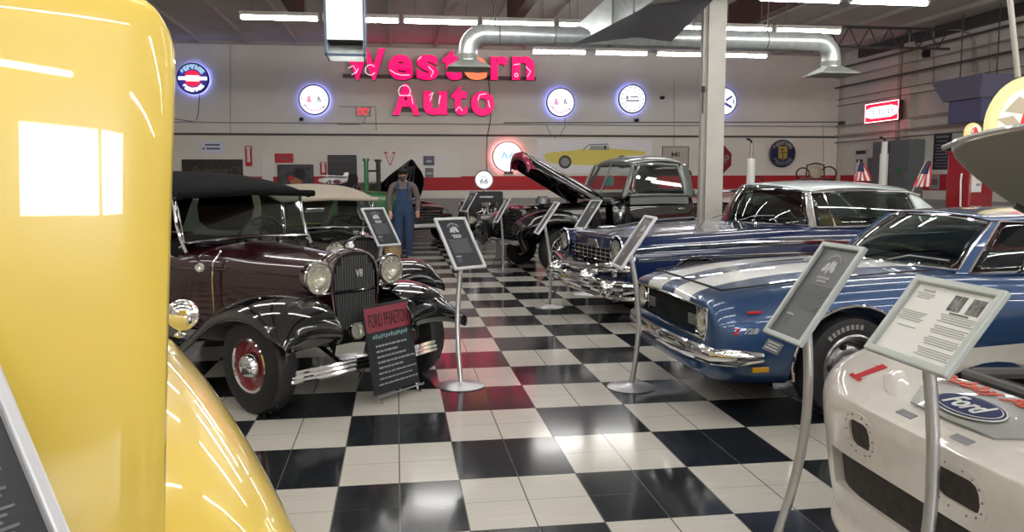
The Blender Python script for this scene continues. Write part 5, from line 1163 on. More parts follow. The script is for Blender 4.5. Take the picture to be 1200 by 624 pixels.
# ------------------------------------------------------------------ yellow car with its front-hinged hood standing open
r = thing('yellow_car', 'bright yellow car at the left edge with its hood panel raised upright', 'car', (-1.20, 2.14, 0), math.radians(-65))
def yfender(s):
    arc = [(.80, .42), (.88, .56), (.86, .70), (.74, .815), (.50, .90), (.20, .97), (-.15, 1.02), (-.55, 1.05), (-.88, 1.05)]
    return fender_sheet(arc, .30, .80, .20, .28, r, YELLOW, 'front_fender', .012, s)
for s in (-1, 1):
    yfender(s)
    wheel(r, .25, s*.66, s, .33, .19, .20, style='disc')
PY = [(0, 0, 0), (.75, 0, 0), (.95, .03, 0), (1, .2, 0), (1., .5, 0), (.985, .75, 0), (.93, .92, 0), (.78, 1.0, 0), (.5, 1., .4), (.25, 1., .85), (0, 1., 1)]
def sy_(x, w, zb, zt, cr=0.): return (x, prof(w, zb, zt, cr, PY))
carbody('body', [sy_(-.85, .70, .22, 1.02, .01), sy_(-.90, .74, .21, 1.03, .02), sy_(-1.3, .78, .20, 1.05, .02), sy_(-2.0, .78, .20, 1.02), sy_(-2.4, .74, .25, .98), sy_(-2.62, .64, .35, .92), sy_(-2.66, .58, .40, .88)], YELLOW, r, boxes=[((-1.75, 0, 1.2), (.9, 1.15, .9))])
B().box((.0, 0, .45), (1.6, .60, .30)).build('engine_bay', DARK, r, bevel=.03)
B().box((.86, 0, .50), (.06, 1.0, .34)).build('nose_panel', YELLOW, r, bevel=.02)
for s in (-1, 1): lamp(r, (.90, s*.55, .62), (1, 0, 0), .10, .08)
B().tube([(.82, -.82, .38), (.98, -.6, .38), (1.02, 0, .38), (.98, .6, .38), (.82, .82, .38)], .045, seg=10, flat=.6).build('front_bumper', CHROME, r)
# windscreen
B().tube([(-1.0, -.62, 1.04), (-1.15, -.58, 1.42), (-1.12, 0, 1.45), (-1.15, .58, 1.42), (-1.0, .62, 1.04)], .014, seg=8).build('windscreen_frame', CHROME, r)
B().grid([[(-1.0, y, 1.04) for y in (-.61, 0, .61)], [(-1.14, y, 1.42) for y in (-.57, 0, .57)]], .005).build('windscreen', GLASS, r)
seats(r, (-1.95,), .55, .62, DARK, .42, (-1.5, .3, 1.0, .18))

Q = (Matrix.Translation(r.location) @ Matrix.Rotation(r.rotation_euler.z, 4, 'Z')).inverted()
mirror_disc(r, Q @ at(215, 369, Y=3.15), Q @ at(211, 393, Y=3.16), .056, (.906, -.42, .1), 'fender_mirror')
# the open hood: a large curved sheet standing nearly upright, its smooth outer skin towards the viewer
TRc, BRc = at(204, 20, Y=1.62), at(192, 640, Y=1.50)
ux = Vector((-1, -.16, 0)).normalized(); upv = Vector((0, .06, 1)).normalized(); nv = upv.cross(ux)
if nv.y > 0: nv = -nv
rows = []; Wp, Hp = 1.25, 1.16; org = Vector((BRc.x-.03, 1.58, .74))
for i in range(25):
    v = i/24*Hp; row_ = []
    for j in range(25):
        u = j/24*Wp
        row_.append((u, v))
    rows.append(row_)
def hp(u, v):
    """skin point: rounded upper corner, gentle double curvature"""
    rc = .13
    uu, vv = u, v
    du = rc-u; dv = v-(Hp-rc)
    if du > 0 and dv > 0:
        q = max(du, dv); L_ = math.hypot(du, dv)
        if L_ > 1e-6: f_ = q/L_; uu = rc-du*f_; vv = Hp-rc+dv*f_
    edge = max(0, 1-uu/.06)**2*.022 + max(0, 1-(Hp-vv)/.06)**2*.02
    bulge = .10*math.sin(PI*min(1, max(0, uu/Wp)))+.035*math.sin(PI*vv/Hp)
    return org + ux*uu + upv*vv + nv*(bulge-edge) + Vector(((TRc.x-org.x)*vv/Hp, 0, 0))
pl = B().grid([[hp(u, v) for (u, v) in row_] for row_ in rows], .014).build('hood', YELLOW, None, sub=1)
bpy.context.view_layer.update()
pl.parent = r; pl.matrix_parent_inverse = Matrix.Identity(4)
pl.data.transform((Matrix.Translation(r.location) @ Matrix.Rotation(r.rotation_euler.z, 4, 'Z')).inverted())
# ------------------------------------------------------------------ pickup with its bonnet raised
r = thing('pickup_truck', 'black and grey 1950s pickup with long dark bonnet raised, left of the post', 'pickup', (2.42, 13.75, 0), math.radians(195.))
PT = [(0, 0, 0), (.75, 0, 0), (.95, .03, 0), (1, .2, 0), (1., .5, 0), (.985, .78, 0), (.95, .92, 0), (.86, 1.0, 0), (.55, 1., .3), (.28, 1., .8), (0, 1., 1.)]
def sp(x, w, zb, zt, cr=0.): return (x, prof(w, zb, zt, cr, PT))
carbody('cab', [sp(-1.10, .66, .42, 1.14), sp(-1.14, .72, .40, 1.17), sp(-1.5, .80, .38, 1.22), sp(-2.0, .82, .38, 1.23), sp(-2.5, .82, .38, 1.23), sp(-2.72, .80, .40, 1.23), sp(-2.76, .78, .42, 1.22)], BLACK, r, sub=1, boxes=[((-1.95, 0, 1.2), (1.35, 1.40, .7))])
# cab top: pillars, roof, back
def cabtop(m):
    roof = []
    for x, z, w, cr in ((-1.48, 1.80, .60, .01), (-1.50, 1.845, .63, .03), (-1.62, 1.88, .655, .05), (-2.0, 1.92, .67, .06), (-2.4, 1.90, .665, .06), (-2.62, 1.84, .65, .05), (-2.72, 1.72, .64, .04)):
        roof.append([(x, s_*w, z+cr*(1-s_*s_)-.05*(abs(s_)**8)) for s_ in [-1+j/6 for j in range(13)]])
    B().grid(roof, .03).build('roof', m, r, sub=1)
    B().grid([[(x, s_*w, z) for s_ in (-1, -.5, 0, .5, 1)] for x, z, w in ((-2.72, 1.74, .645), (-2.76, 1.64, .68), (-2.78, 1.60, .69))], .03).grid([[(x, s_*w, z) for s_ in (-1, -.5, 0, .5, 1)] for x, z, w in ((-2.79, 1.36, .75), (-2.78, 1.28, .78), (-2.76, 1.20, .80))], .03).build('cab_back', m, r, sub=1)
    for s in (-1, 1):
        b = B()
        b.grid([[(-1.26, s*.70, 1.20), (-1.20, s*.76, 1.20), (-1.34, s*.80, 1.20)], [(-1.38, s*.67, 1.52), (-1.36, s*.71, 1.52), (-1.45, s*.735, 1.52)], [(-1.49, s*.62, 1.82), (-1.50, s*.65, 1.82), (-1.58, s*.665, 1.82)]], .03)
        b.build('windscreen_pillar', m, r, sub=1)
        b = B(); b.grid([[(-2.50, s*.80, 1.20), (-2.66, s*.80, 1.20), (-2.78, s*.74, 1.20), (-2.79, s*.45, 1.20)], [(-2.48, s*.74, 1.52), (-2.64, s*.74, 1.52), (-2.77, s*.68, 1.52), (-2.77, s*.45, 1.52)], [(-2.42, s*.665, 1.82), (-2.56, s*.67, 1.83), (-2.70, s*.64, 1.80), (-2.71, s*.45, 1.80)]], .03); b.build('rear_corner_post', m, r, sub=1)
        B().tube([(-1.40, s*.80, 1.255), (-2.0, s*.82, 1.26), (-2.5, s*.81, 1.255), (-2.47, s*.75, 1.52), (-2.40, s*.685, 1.775), (-2.0, s*.70, 1.80), (-1.62, s*.68, 1.785), (-1.50, s*.73, 1.55)], .030, seg=8, closed=True).build('window_frame', m, r)
        B().grid([[(-1.42, s*.79, 1.26), (-2.48, s*.80, 1.26)], [(-1.60, s*.68, 1.79), (-2.40, s*.685, 1.79)]], .004).build('side_window', CLEAR, r)
        B().grid([[(-1.36, s*.815, 1.22), (-2.0, s*.835, 1.23), (-2.55, s*.82, 1.22)], [(-1.36, s*.825, 1.10), (-2.0, s*.845, 1.11), (-2.55, s*.83, 1.10)]], .02).build('window_sill', m, r)
        B().box((-2.4, s*.84, 1.02), (.12, .03, .03)).build('door_handle', CHROME, r, bevel=.006)
    B().grid([[(-1.22+.06*0, y, 1.20) for y in (-.74, 0, .74)], [(-1.50, y, 1.82) for y in (-.62, 0, .62)]], .004).build('windscreen', CLEAR, r)
    B().tube([(-1.21, 0, 1.22), (-1.48, 0, 1.84)], .014, seg=6).build('windscreen_divider', m, r)
    B().grid([[(-2.775, y, 1.36) for y in (-.5, .5)], [(-2.76, y, 1.60) for y in (-.5, .5)]], .004).build('rear_window', CLEAR, r)
cabtop(GREYCAB)
B().tube([(-1.05, -.74, 1.19), (-1.05, .0, 1.21), (-1.05, .74, 1.19)], .03, seg=8).build('cowl_rail', GREYCAB, r)
B().box((-1.95, 0, .62), (1.3, 1.4, .05)).build('cab_floor', DARK, r, smooth=False)
b = B().box((-2.35, 0, .80), (.5, 1.3, .18)).box((-2.60, 0, 1.08), (.14, 1.3, .48)); b.build('seat', DARK, r, bevel=.03)
B().tube([(-1.62+.06*math.sin(a), .38+.21*math.cos(a), 1.20+.19*math.sin(a)) for a in [i*PI/12 for i in range(24)]], .012, seg=6, closed=True).build('steering_wheel', BLACKM, r)
B().box((-1.42, .0, 1.50), (.02, .30, .16)).build('sun_visor', mat('teal_plastic', (.08, .35, .30), .4), r, bevel=.01)
carbody('nose', [sp(.50, .34, .48, 1.02, .02), sp(.48, .38, .46, 1.04, .03), sp(.30, .44, .44, 1.06, .02), sp(-.2, .50, .44, 1.08), sp(-1.0, .62, .44, 1.12), sp(-1.08, .64, .44, 1.12)], BLACK, r, sub=1, boxes=[((-.35, 0, 1.1), (1.2, .74, .60))])
b = B()
for i in range(7): b.box((.505, 0, .56+i*.062), (.02, .60, .022))
b.build('grille', BLACKM, r, smooth=False)
B().ball((.40, 0, 1.05), .12, (1.3, 1.5, .5)).build('nose_cap', mat('plum_paint', (.22, .02, .07), .2, .2, 1.), r)
for s in (-1, 1):
    wheel(r, 0, s*.74, s, .355, .21, .215, style='spoke', m_rim=mat('satin_rim', (.42, .42, .43), .3, .9), yaw=.35); wheel(r, -3.0, s*.74, s, .355, .21, .215, style='spoke', m_rim=MATS['satin_rim'])
    arc = [(.52, .45), (.62, .60), (.64, .76), (.56, .90), (.38, 1.00), (.10, 1.04), (-.20, 1.02), (-.45, .93), (-.62, .78), (-.74, .60), (-.85, .45), (-1.1, .40)]
    fender_sheet(arc, .38, .96, .10, .10, r, BLACK, 'front_fender', .014, s)
    B().grid([[(x, s*.41, z-.02), (x, s*.42, .46)] for x, z in arc[1:9]], .01).build('inner_fender', BLACK, r)
    lamp(r, (.50, s*.64, .80), (1, 0, 0), .095, .10, m_shell=BLACK)
    fender_sheet([(-2.35, .42), (-2.45, .62), (-2.6, .80), (-2.85, .90), (-3.1, .90), (-3.35, .80), (-3.5, .62), (-3.58, .45)], .60, .98, .09, .08, r, BLACK, 'rear_fender', .014, s)
    B().box((-1.75, s*.84, .42), (1.5, .18, .05)).build('running_board', BLACK, r, bevel=.01)
    B().box((-3.75, s*.62, .85), (1.9, .05, .42)).build('bed_side', BLACK, r, bevel=.01)
B().box((-3.75, 0, .62), (1.9, 1.24, .05)).build('bed_floor', BLACK, r, smooth=False)
B().box((-4.70, 0, .85), (.05, 1.24, .42)).build('tailgate', BLACK, r, bevel=.01)
B().tube([(.60, -.85, .50), (.72, -.6, .50), (.76, 0, .50), (.72, .6, .50), (.60, .85, .50)], .045, seg=10, flat=.5).build('front_bumper', CHROME, r)
b = B(); b.box((-.30, 0, .88), (.60, .40, .22)).box((-.25, 0, 1.06), (.34, .24, .12)); b.build('engine', BLACKM, r, bevel=.02)
B().cyl((-.10, 0, 1.12), (-.10, 0, 1.20), .13, seg=20).box((-.10, 0, 1.22), (.16, .1, .05)).build('air_cleaner', STEEL, r)
for s in (-1, 1): B().box((-.3, s*.19, 1.02), (.52, .12, .08)).build('valve_cover', CHROME, r, bevel=.02)
# the raised bonnet: hinged at the cowl, nose end lifted towards the left
h0, h1 = Vector((-1.02, 0, 1.20)), Vector((.34, 0, 1.90)); rows = []
for i in range(9):
    t_ = i/8; c_ = h0.lerp(h1, t_); wd = lerp(.60, .40, t_**1.3)
    rows.append([c_+Vector((-.06*s_*s_, s_*wd, .10*(1-s_*s_)-.18*abs(s_)**5)) for s_ in [-1+j/6 for j in range(13)]])
hd = B().grid(rows, .03).build('bonnet', BLACK, r, sub=1)
B().grid([[Vector(p)+Vector((.015, 0, .012)) for p in rows[7]], [Vector(p)+Vector((.03, 0, .005)) for p in rows[8]], [Vector(p)+Vector((.06, 0, -.05)) for p in rows[8]], [Vector(p)+Vector((.04, 0, -.13)) for p in rows[8]]], .02).build('bonnet_lip', mat('plum_red_paint', (.26, .015, .05), .25, .1, 1.), hd, sub=1)
b = B()
for s in (-1, 1): b.tube([h0+Vector((.05, s*.15, -.01)), h0.lerp(h1, .5)+Vector((0, s*.3, -.03)), h0.lerp(h1, .93)+Vector((0, s*.25, -.03))], .025, seg=6)
b.tube([h0.lerp(h1, .4)+Vector((0, -.45, -.06)), h0.lerp(h1, .4)+Vector((0, 0, -.0)), h0.lerp(h1, .4)+Vector((0, .45, -.06))], .02, seg=6); b.build('bonnet_brace', BLACKM, hd)
for s in (-1, 1): B().tube([(-.85, s*.50, 1.12), (-.70, s*.50, 1.28), (-.60, s*.45, 1.38)], .014, seg=6).build('bonnet_hinge', STEEL, r)

# ------------------------------------------------------------------ man in overalls
def person():
    root = thing('person', 'person in plaid shirt, blue denim overalls and dark cap, standing in the aisle', 'person', (.12, 15.4, 0), 0)
    me = bpy.data.meshes.new('body'); b = bmesh.new(); sk = b.verts.layers.skin.verify(); V = {}
    def v(n, co, r_, par=None):
        q = b.verts.new(co); V[n] = q; q[sk].radius = (r_ if isinstance(r_, tuple) else (r_, r_))
        if par: b.edges.new((V[par], q))
        return q
    v('pelvis', (0, 0, .96), (.15, .115)); v('waist', (0, -.01, 1.10), (.155, .12), 'pelvis'); v('chest', (0, 0, 1.30), (.175, .125), 'waist'); v('neck0', (0, .005, 1.46), (.085, .075), 'chest'); v('neck', (0, -.01, 1.53), .055, 'neck0'); v('head', (0, -.03, 1.62), (.072, .088), 'neck'); v('crown', (0, -.035, 1.71), (.068, .085), 'head')
    for s, n in ((-1, 'R'), (1, 'L')):
        v('hip'+n, (s*.10, 0, .90), .10, 'pelvis'); v('thigh'+n, (s*.105, -.005, .70), .085, 'hip'+n); v('knee'+n, (s*.10, -.02, .50), .062, 'thigh'+n); v('calf'+n, (s*.10, .0, .33), .058, 'knee'+n); v('ankle'+n, (s*.10, .01, .09), .042, 'calf'+n); v('toe'+n, (s*.115, -.13, .045), .038, 'ankle'+n)
        v('sh'+n, (s*.20, .0, 1.42), .062, 'neck0')
    v('elR', (-.275, .02, 1.15), .046, 'shR'); v('wrR', (-.25, -.10, .93), .030, 'elR')
    v('elL', (.28, .01, 1.15), .046, 'shL'); v('wrL', (.27, -.14, .96), .030, 'elL')
    for s, n, w_ in ((-1, 'R', (-.25, -.10, .93)), (1, 'L', (.27, -.14, .96))):
        p = Vector(w_); v('palm'+n, p+Vector((s*.0, -.025, -.05)), (.024, .034), 'wr'+n)
        for i, (dx, dy, l) in enumerate(((-.030, -.005, .065), (-.010, -.012, .075), (.010, -.010, .070), (.028, -.002, .055))):
            q = p+Vector((dx*.8, -.03+dy, -.085)); v('f%s%d' % (n, i), q, .0095, 'palm'+n); v('g%s%d' % (n, i), q+Vector((dx*.2, -.010, -l*.5)), .0085, 'f%s%d' % (n, i)); v('h%s%d' % (n, i), q+Vector((dx*.2, .008, -l*.9)), .0075, 'g%s%d' % (n, i))
        v('t'+n, p+Vector((-s*.035, -.04, -.055)), .0105, 'palm'+n); v('u'+n, p+Vector((-s*.048, -.055, -.085)), .009, 't'+n)
    V['pelvis'][sk].use_root = True
    b.to_mesh(me); b.free(); o = bpy.data.objects.new('body', me); COL.objects.link(o)
    q = o.modifiers.new('k', 'SKIN'); q.use_smooth_shade = True; q = o.modifiers.new('s', 'SUBSURF'); q.levels = q.render_levels = 2
    bake(o); o.data.materials.clear(); o.data.materials.append(SKIN); o.parent = root
    for f in o.data.polygons: f.use_smooth = True
    def shell(nm, m, cond, off):
        """clothing: the body's own surface pushed out where cond holds"""
        bb = bmesh.new(); bb.from_mesh(o.data); bb.normal_update()
        kill = [f for f in bb.faces if not cond(f.calc_center_median())]; bmesh.ops.delete(bb, geom=kill, context='FACES')
        for w_ in bb.verts: w_.co += w_.normal*off
        me2 = bpy.data.meshes.new(nm)
        for f in bb.faces: f.smooth = True
        bb.to_mesh(me2); bb.free(); me2.materials.append(m); x = bpy.data.objects.new(nm, me2); COL.objects.link(x); x.parent = root
        return x
    def plaid(nt, bs):
        N, L = nt.nodes, nt.links; tc = N.new('ShaderNodeTexCoord'); outs = []
        for d, sc in (('X', 9), ('Z', 9)):
            wv = N.new('ShaderNodeTexWave'); wv.bands_direction = d; wv.inputs['Scale'].default_value = sc; L.new(tc.outputs['Object'], wv.inputs['Vector']); cr = N.new('ShaderNodeValToRGB')
            cr.color_ramp.elements[0].color = (.03, .02, .025, 1); cr.color_ramp.elements[1].color = (.20, .16, .15, 1); L.new(wv.outputs['Fac'], cr.inputs[0]); outs.append(cr.outputs[0])
        m = N.new('ShaderNodeMixRGB'); m.inputs[0].default_value = .5; L.new(outs[0], m.inputs[1]); L.new(outs[1], m.inputs[2]); L.new(m.outputs[0], bs.inputs['Base Color'])
    sh = mat('plaid_cloth', (.2, .15, .15), .85, fn=plaid)
    shell('shirt', sh, lambda c: (1.0 < c.z < 1.505 and abs(c.x) < .40 and not (abs(c.x) > .2 and c.z < 1.0)) or (abs(c.x) > .205 and .955 < c.z < 1.505), .012)
    shell('overalls', DENIM, lambda c: (.075 < c.z < 1.12 and abs(c.x) < .205) or (1.1 <= c.z < 1.36 and abs(c.x) < .105 and c.y < .0) or (1.1 <= c.z < 1.22 and abs(c.x) < .14 and c.y > 0), .022)
    for s in (-1, 1):
        B().tube([(s*.085, -.155, 1.34), (s*.10, -.12, 1.42), (s*.10, -.03, 1.505), (s*.08, .08, 1.46), (s*.03, .14, 1.30), (s*.0, .15, 1.20)], .016, seg=8, flat=1.6).build('overall_strap', DENIM, root)
        B().ball((s*.115, -.055, .05), .055, (.85, 2.2, .85)).build('shoe', mat('pale_shoe', (.35, .34, .33), .6), root)
        B().ball((s*.078, -.03, 1.62), .022, (.4, .8, 1.3), seg=10).build('ear', SKIN, root)
    # face: nose, eyes, mouth; beard and cap
    B().ball((0, -.125, 1.625), .016, (.9, 1.2, 1.6), seg=10).build('nose', SKIN, root)
    for s in (-1, 1): B().ball((s*.030, -.108, 1.650), .010, (1.2, .5, .7), seg=8).build('eye', INK, root)
    B().ball((0, -.110, 1.585), .016, (1.6, .5, .35), seg=8).build('mouth', REDM, root)
    B().ball((0, -.075, 1.565), .060, (.95, .85, .95), seg=16).build('beard', HAIR, root)
    b = B(); b.ball((0, -.03, 1.685), .098, (1.0, 1.12, .75), seg=20); b.ball((0, -.125, 1.69), .075, (1.1, .95, .14), seg=16); b.build('cap', BLACKM, root)
    return root
person()

# ------------------------------------------------------------------ green tractor on display
p = at(436, 190, Y=16.9)
r = thing('tractor', 'green vintage tractor with two upright stacks behind the black vintage car', 'tractor', (p.x-.33, 16.9, 0), math.radians(-8))
carbody('hood', [sp(.85, .20, .80, 1.22, .03), sp(.83, .24, .78, 1.24, .04), sp(.3, .26, .78, 1.27, .05), sp(-.5, .28, .78, 1.30, .05), sp(-.55, .26, .8, 1.28, .05)], GREEN, r, sub=1)
b = B()
for i in range(6): b.box((.86, 0, .84+i*.06), (.02, .34, .02))
b.build('grille', YELO, r, smooth=False)
B().box((.15, 0, .62), (1.3, .34, .30)).build('engine', BLACKM, r, bevel=.03)
for x, m_, hh in ((.45, BLACKM, p.z), (.20, GREEN, p.z+.02)):
    B().cyl((x, .06, 1.25), (x, .06, hh), .045, seg=14).cyl((x, .06, hh), (x, .06, hh+.05), .07, seg=14).build('exhaust_stack', m_, r)
B().tube([(.45, .06, 1.72), (.20, .06, 1.72)], .02, seg=8).build('stack_brace', BLACKM, r)
for s in (-1, 1):
    wheel(r, .75, s*.42, s, .32, .16, .18, style='disc', m_rim=YELO, m_cap=YELO); wheel(r, -1.0, s*.62, s, .62, .28, .36, style='disc', m_rim=YELO, m_cap=YELO)
    fender_sheet([(-.45, .85), (-.55, 1.10), (-.75, 1.26), (-1.0, 1.32), (-1.25, 1.27), (-1.5, 1.1)], .42, .78, .03, .05, r, GREEN, 'fender', .012, s)
B().box((-1.0, 0, .72), (.35, .8, .30)).build('rear_axle', GREEN, r, bevel=.03)
B().box((-.95, 0, 1.08), (.36, .40, .07)).box((-1.12, 0, 1.22), (.06, .40, .25)).build('seat', YELO, r, bevel=.02)
B().tube([(-.62+.08*math.sin(a), .20*math.cos(a), 1.38+.15*math.sin(a)) for a in [i*PI/12 for i in range(24)]], .012, seg=6, closed=True).cyl((-.62, 0, 1.38), (-.45, 0, 1.22), .015, seg=8).build('steering_wheel', BLACKM, r)
B().cyl((.75, -.42, .32), (.75, .42, .32), .03, seg=8).build('front_axle', GREEN, r)

# white model plane on a stand
p = at(390, 214, Y=18.6)
r = thing('model_plane', 'white streamlined model with a dark wing, on a plinth left of the tractor', 'model', (p.x, 18.6, 0), 0)
B().box((0, 0, .70), (.5, .4, 1.40)).build('plinth', WHITE, r, smooth=False, bevel=.01)
B().ball((0, 0, 1.53), .12, (2.8, .8, .75)).build('fuselage', WHITEP, r)
b = B().grid([[(-.30, .15, 1.62), (.32, .15, 1.60)], [(-.25, -.2, 1.63), (.36, -.2, 1.61)]], .02); b.build('wing', PAPER, r)
B().ball((.10, -.10, 1.50), .06, (1.5, .3, .8)).build('round_mark', mat('plum_mark', (.12, .02, .06), .4), r)
B().prism([(0, 0), (.16, .0), (.18, .16), (.10, .16)], (.18, .0, 1.55), UX, VZ, .02).build('tail', WHITEP, r, smooth=False)

# ------------------------------------------------------------------ black car with raised hood behind the man
r = thing('black_car', 'black car with tall pointed hood raised, behind the man in overalls', 'car', (.42, 20.6, 0), math.radians(-62))
carbody('body', [sp(.55, .62, .32, .80, .04), sp(.50, .72, .28, .86, .05), sp(0, .86, .26, .92, .05), sp(-.9, .90, .26, 1.0, .03), sp(-1.3, .90, .26, 1.02), sp(-2.4, .90, .28, 1.02), sp(-3.1, .82, .34, .95), sp(-3.2, .76, .4, .9)], BLACK, r, cuts=[(0, .34, .40, .5), (-2.6, .34, .40, .5)], boxes=[((-.35, 0, 1.0), (1.1, .9, .5))])
greenhouse(r, BLACK, (-1.15, -1.0, .70, 1.02), (-1.45, -1.4, .56, 1.42), (-2.3, -2.4, .56, 1.40), (-2.9, -3.0, .60, 1.02), .08, quarter=(-2.3, -2.2), bulge=.03)
for s in (-1, 1):
    wheel(r, 0, s*.74, s, .34, .20, .19, style='disc'); wheel(r, -2.6, s*.74, s, .34, .20, .19, style='disc'); lamp(r, (.56, s*.60, .72), (1, 0, 0), .09, .08)
b = B()
for i in range(5): b.box((.60, 0, .46+i*.07), (.04, .80, .035))
b.build('grille', CHROME, r, smooth=False, bevel=.008); B().box((.57, 0, .60), (.02, .84, .36)).build('grille_back', DARK, r, smooth=False)
B().tube([(.50, -.88, .40), (.68, -.7, .40), (.74, 0, .40), (.68, .7, .40), (.50, .88, .40)], .05, seg=10, flat=.6).build('front_bumper', WHITEP, r)
h0, h1 = Vector((-.95, 0, 1.02)), Vector((-.05, 0, 1.95)); rows = []
for i in range(9):
    t_ = i/8; c_ = h0.lerp(h1, t_); wd = .62*(1-t_**3.2)+.08
    rows.append([c_+Vector((-.02*s_*s_, s_*wd, .10*(1-s_*s_)-.05*abs(s_)**3)) for s_ in [-1+j/6 for j in range(13)]])
hd = B().grid(rows, .03).build('hood', BLACK, r, sub=1)
for k in range(-2, 3): B().tube([h0.lerp(h1, .25)+Vector((.04, k*.16, -.02)), h0.lerp(h1, .93)+Vector((.03, k*.05, -.02))], .018, seg=6).build('hood_rib', STEEL, hd)
B().box((-.35, 0, .90), (.6, .4, .2)).build('engine', STEEL, r, bevel=.03)
# ------------------------------------------------------------------ black open-wheel show car seen from the front, with the round 66 sign on top
p = at(575, 300, Z=0)
r = thing('hot_rod', 'black open-engine hot rod seen from the front, with tall black panel and white lettering', 'car', (1.93, 16.4, 0), math.radians(-90))
PH = PT
B().box((-1.05, 0, .89), (.10, .74, .78)).build('tall_panel', BLACKM, r, bevel=.03)
B().box((-.99, .0, 1.16), (.02, .30, .04)).build('panel_badge', STEEL, r, bevel=.004)
carbody('body', [sp(-1.12, .42, .40, .98), sp(-1.3, .50, .38, 1.10), sp(-2.2, .55, .38, 1.10), sp(-2.8, .50, .42, 1.0), sp(-2.85, .45, .46, .95)], BLACK, r, sub=1)
b = B(); fit_text(b, 'KN', (-.98, .04, .80), (0, 1, 0), (0, 0, 1), .36, .24, .02, .04, .2); b.build('lettering', WHITE, r, smooth=False)
B().box((-.45, 0, .62), (.7, .45, .35)).build('engine', STEEL, r, bevel=.03)
for s in (-1, 1):
    B().box((-.45, s*.22, .84), (.55, .14, .09), Matrix.Rotation(s*-.4, 3, 'X')).build('valve_cover', CHROME, r, bevel=.02)
    for k in range(4): B().tube([(-.25-k*.14, s*.28, .70), (-.25-k*.14, s*.42, .64), (-.4-k*.14, s*.50, .50)], .022, seg=8).build('exhaust_header', STEEL, r)
    B().box((-1.2, s*.38, .40), (2.9, .07, .12)).build('chassis_rail', BLACK, r, bevel=.01)
    wheel(r, .15, s*.78, s, .31, .15, .17, style='spoke', m_rim=CHROME); wheel(r, -2.3, s*.80, s, .38, .30, .20, style='disc')
    lamp(r, (.12, s*.42, .72), (1, 0, 0), .075, .10)
B().cyl((.15, -.72, .31), (.15, .72, .31), .03, seg=10).build('front_axle', CHROME, r)
B().cyl((-.45, 0, .98), (-.45, 0, 1.06), .17, seg=24).cyl((-.45, 0, .84), (-.45, 0, .98), .07, seg=12).build('air_cleaner', CHROME, r)
B().box((.16, .30, .52), (.02, .24, .12)).build('number_plate', YELO, r, bevel=.004)
p = at(567, 211, Y=20.0)
r = thing('route_sign', 'small round white sign reading 66 on a thin post behind the black hot rod', 'sign', (p.x, 20.0, 0))
B().cyl((0, 0, 0), (0, 0, p.z-.18), .02, seg=10).lathe([(0, 0), (.18, 0), (.18, .015), (0, .03)], (0, 0, 0), 'Z').build('post', STEEL, r)
B().lathe([(0, 0), (.226, 0), (.243, .02), (.226, .05), (.209, .05), (0, .045)], (0, .02, p.z), '-Y', seg=32).build('rim', STEEL, r)
B().lathe([(0, 0), (.206, 0), (.206, .006), (0, .006)], (0, -.03, p.z), '-Y', seg=32).build('face', LITW, r)
b = B(); fit_text(b, '66', (0, -.04, p.z-.03), UX, VZ, .20, .14, .004, .01, .15); b.build('numerals', INK, r, smooth=False)
B().box((0, -.04, p.z+.08), (.16, .004, .02)).build('lettering_bar', GYM, r, smooth=False)
# grey upright sheet on feet between the hot rod and the pickup
p = at(588, 292, Y=14.3)
r = thing('leaning_panel', 'plain grey upright board on a low stand right of the black hot rod', 'board', (p.x, 14.3, 0), -.9)
B().box((0, 0, .42), (.26, .02, .62), Matrix.Rotation(-.12, 3, 'X')).build('board', STEEL, r, smooth=False, bevel=.004)
for s in (-1, 1): B().tube([(s*.10, -.16, .01), (s*.10, 0, .12), (s*.10, .16, .01)], .010, seg=6).build('foot', STEEL, r)

# ------------------------------------------------------------------ red antique car behind the hardtop
r = thing('red_antique_car', 'dark red antique car mostly hidden behind the navy hardtop', 'car', (6.7, 16.6, 0), math.radians(180))
carbody('body', [sp(.75, .34, .5, 1.10, .03), sp(.70, .40, .48, 1.16, .05), sp(.2, .46, .46, 1.20, .06), sp(-.5, .60, .44, 1.28, .05), sp(-.8, .70, .44, 1.32), sp(-2.0, .72, .44, 1.34), sp(-2.6, .62, .50, 1.26), sp(-2.7, .56, .56, 1.2)], DKRED, r, sub=1, boxes=[((-1.5, 0, 1.35), (1.2, 1.1, .7))])
for s in (-1, 1):
    fender_sheet([(.95, .55), (.95, .75), (.80, .98), (.50, 1.08), (.15, 1.05), (-.15, .88), (-.45, .6), (-.8, .42)], .42, .86, .08, .06, r, DKRED, 'fender', .014, s)
    wheel(r, .45, s*.68, s, .40, .16, .24, style='spoke', m_rim=REDRIM); wheel(r, -2.2, s*.68, s, .40, .16, .24, style='spoke', m_rim=REDRIM)
    lamp(r, (.86, s*.36, 1.02), (1, 0, 0), .11, .14, m_shell=BLACK)
B().ball((.74, 0, 1.26), .05).ball((.74, 0, 1.33), .035, (1, 1.6, .7)).build('radiator_cap', STEEL, r)
B().tube([(-1.0+.10*math.sin(a), .35+.20*math.cos(a), 1.42+.17*math.sin(a)) for a in [i*PI/12 for i in range(24)]], .013, seg=6, closed=True).build('steering_wheel', BLACKM, r)
B().box((-1.8, 0, 1.20), (.3, 1.0, .5)).build('seat', DARK, r, bevel=.05)

